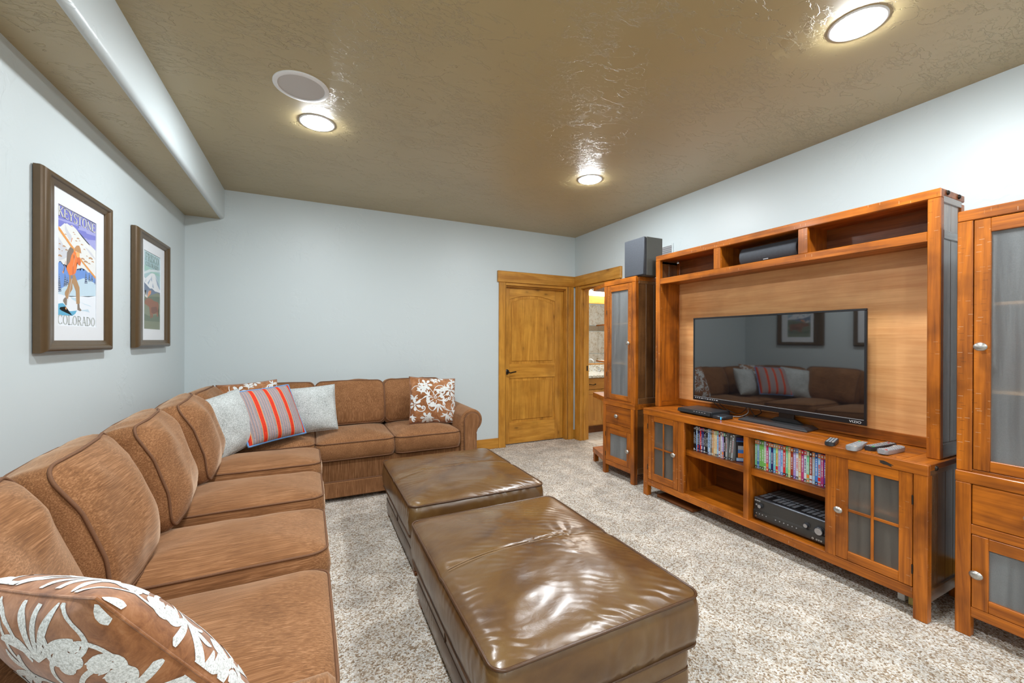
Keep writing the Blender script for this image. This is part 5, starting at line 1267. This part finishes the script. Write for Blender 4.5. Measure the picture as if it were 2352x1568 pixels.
  ('p_hat',[(0.413,0.313),(0.468,0.283),(0.532,0.276),(0.565,0.298),(0.59,0.339),(0.457,0.34),(0.418,0.328)]),
  ('p_pants',[(0.274,0.562),(0.357,0.557),(0.357,0.616),(0.36,0.678),(0.299,0.715),(0.252,0.77),(0.205,0.77),(0.172,0.735),(0.177,0.715),(0.227,0.683),(0.274,0.619)]),
  ('p_pants',[(0.352,0.559),(0.418,0.544),(0.463,0.586),(0.54,0.65),(0.546,0.718),(0.548,0.795),(0.457,0.803),(0.446,0.693),(0.382,0.638),(0.335,0.617)]),
  ('p_pack',[(0.183,0.759),(0.227,0.772),(0.216,0.825),(0.194,0.83),(0.13,0.797),(0.136,0.781)]),
  ('p_pack',[(0.485,0.801),(0.535,0.795),(0.548,0.834),(0.601,0.852),(0.56,0.863),(0.485,0.854)]),
  ('p_glove',[(0.31,0.566),(0.357,0.553),(0.366,0.583),(0.321,0.594)]),
  ('p_snowsh',[(0.341,0.588),(0.349,0.588),(0.208,0.865),(0.197,0.865)]),
  ('p_ski',[(0.177,0.849),(0.205,0.843),(0.216,0.86),(0.194,0.863)]),
]
P2=[
  ('q_sky',[(0.0,0.002),(1.048,-0.006),(1.024,0.585),(-0.009,0.641)]),
  ('q_skyb',[(0.009,0.006),(1.042,0.0),(1.039,0.076),(0.009,0.091)]),
  ('q_skyt',[(0.003,0.184),(0.313,0.199),(0.672,0.212),(1.036,0.238),(1.036,0.259),(0.445,0.263),(0.003,0.248)]),
  ('q_skyl',[(0.003,0.285),(0.313,0.223),(1.036,0.173),(1.036,0.199),(0.4,0.248),(0.003,0.311)]),
  ('q_mt',[(-0.012,0.423),(-0.006,0.331),(0.101,0.358),(0.4,0.272),(0.51,0.255),(0.648,0.253),(0.767,0.302),(1.036,0.421),(1.039,0.488),(0.675,0.492),(0.313,0.477)]),
  ('q_mtsh',[(0.101,0.395),(0.152,0.345),(0.128,0.402)]),
  ('q_mtsh',[(0.227,0.404),(0.445,0.32),(0.272,0.428)]),
  ('q_mtsh',[(0.469,0.289),(0.49,0.374),(0.424,0.35)]),
  ('q_mtsh',[(0.534,0.38),(0.606,0.453),(0.513,0.439)]),
  ('q_mtsh',[(0.696,0.289),(0.913,0.371),(1.036,0.421),(1.039,0.453),(0.815,0.387)]),
  ('q_mtsh',[(-0.012,0.369),(0.027,0.374),(0.06,0.417),(-0.012,0.413)]),
  ('q_ridge',[(-0.012,0.404),(0.143,0.428),(0.358,0.469),(0.493,0.46),(0.675,0.486),(1.033,0.486),(1.033,0.533),(-0.012,0.596)]),
  ('q_grass',[(-0.012,0.596),(0.316,0.566),(0.866,0.493),(1.033,0.514),(1.003,1.006),(-0.015,1.006)]),
  ('q_grasslo',[(-0.012,0.615),(0.448,0.568),(1.033,0.544),(1.024,0.646),(0.77,0.618),(-0.009,0.669)]),
  ('q_grasslo',[(-0.012,0.804),(0.319,0.831),(1.012,0.788),(1.006,0.89),(0.319,0.898),(-0.012,0.896)]),
  ('q_moose',[(0.063,0.655),(0.146,0.615),(0.272,0.598),(0.448,0.598),(0.582,0.618),(0.866,0.624),(0.925,0.661),(0.869,0.752),(0.893,0.821),(0.797,0.825),(0.773,0.782),(0.54,0.799),(0.558,0.844),(0.496,0.845),(0.427,0.79),(0.46,0.857),(0.397,0.858),(0.337,0.717),(0.188,0.695),(0.063,0.683)]),
  ('q_mooselo',[(0.448,0.711),(0.77,0.687),(0.845,0.754),(0.585,0.793),(0.451,0.778)]),
  ('q_antler',[(0.03,0.516),(0.084,0.572),(0.063,0.521),(0.155,0.587),(0.137,0.499),(0.209,0.59),(0.281,0.475),(0.263,0.533),(0.209,0.601),(0.063,0.583)]),
  ('q_antlero',[(0.272,0.523),(0.337,0.497),(0.439,0.492),(0.424,0.533),(0.272,0.579),(0.221,0.598)]),
]
picture('framed winter poster of a skier carrying skis, nearer to viewer', 2.378, 3.036, 1.272, 2.056, (2.492, 2.984, 1.326, 2.010), (2.538, 2.899, 1.3945, 1.9395), P1,
        [('KEYSTONE', .012, .99, .010, .094, 'p_letter', 'p_edge'), ('COLORADO', .0, .985, .910, .992, 'p_letter2', None)])
picture('framed poster of a moose below snowy peaks, nearer the corner', 3.400, 4.078, 1.278, 2.060, (3.543, 4.008, 1.328, 2.013), (3.586, 3.921, 1.405, 1.942), P2,
        [('FRISCO', .10, .92, .022, .120, 'q_letter', 'q_letter2'), ('COLORADO', .10, .90, .135, .188, 'q_letter2', None)])
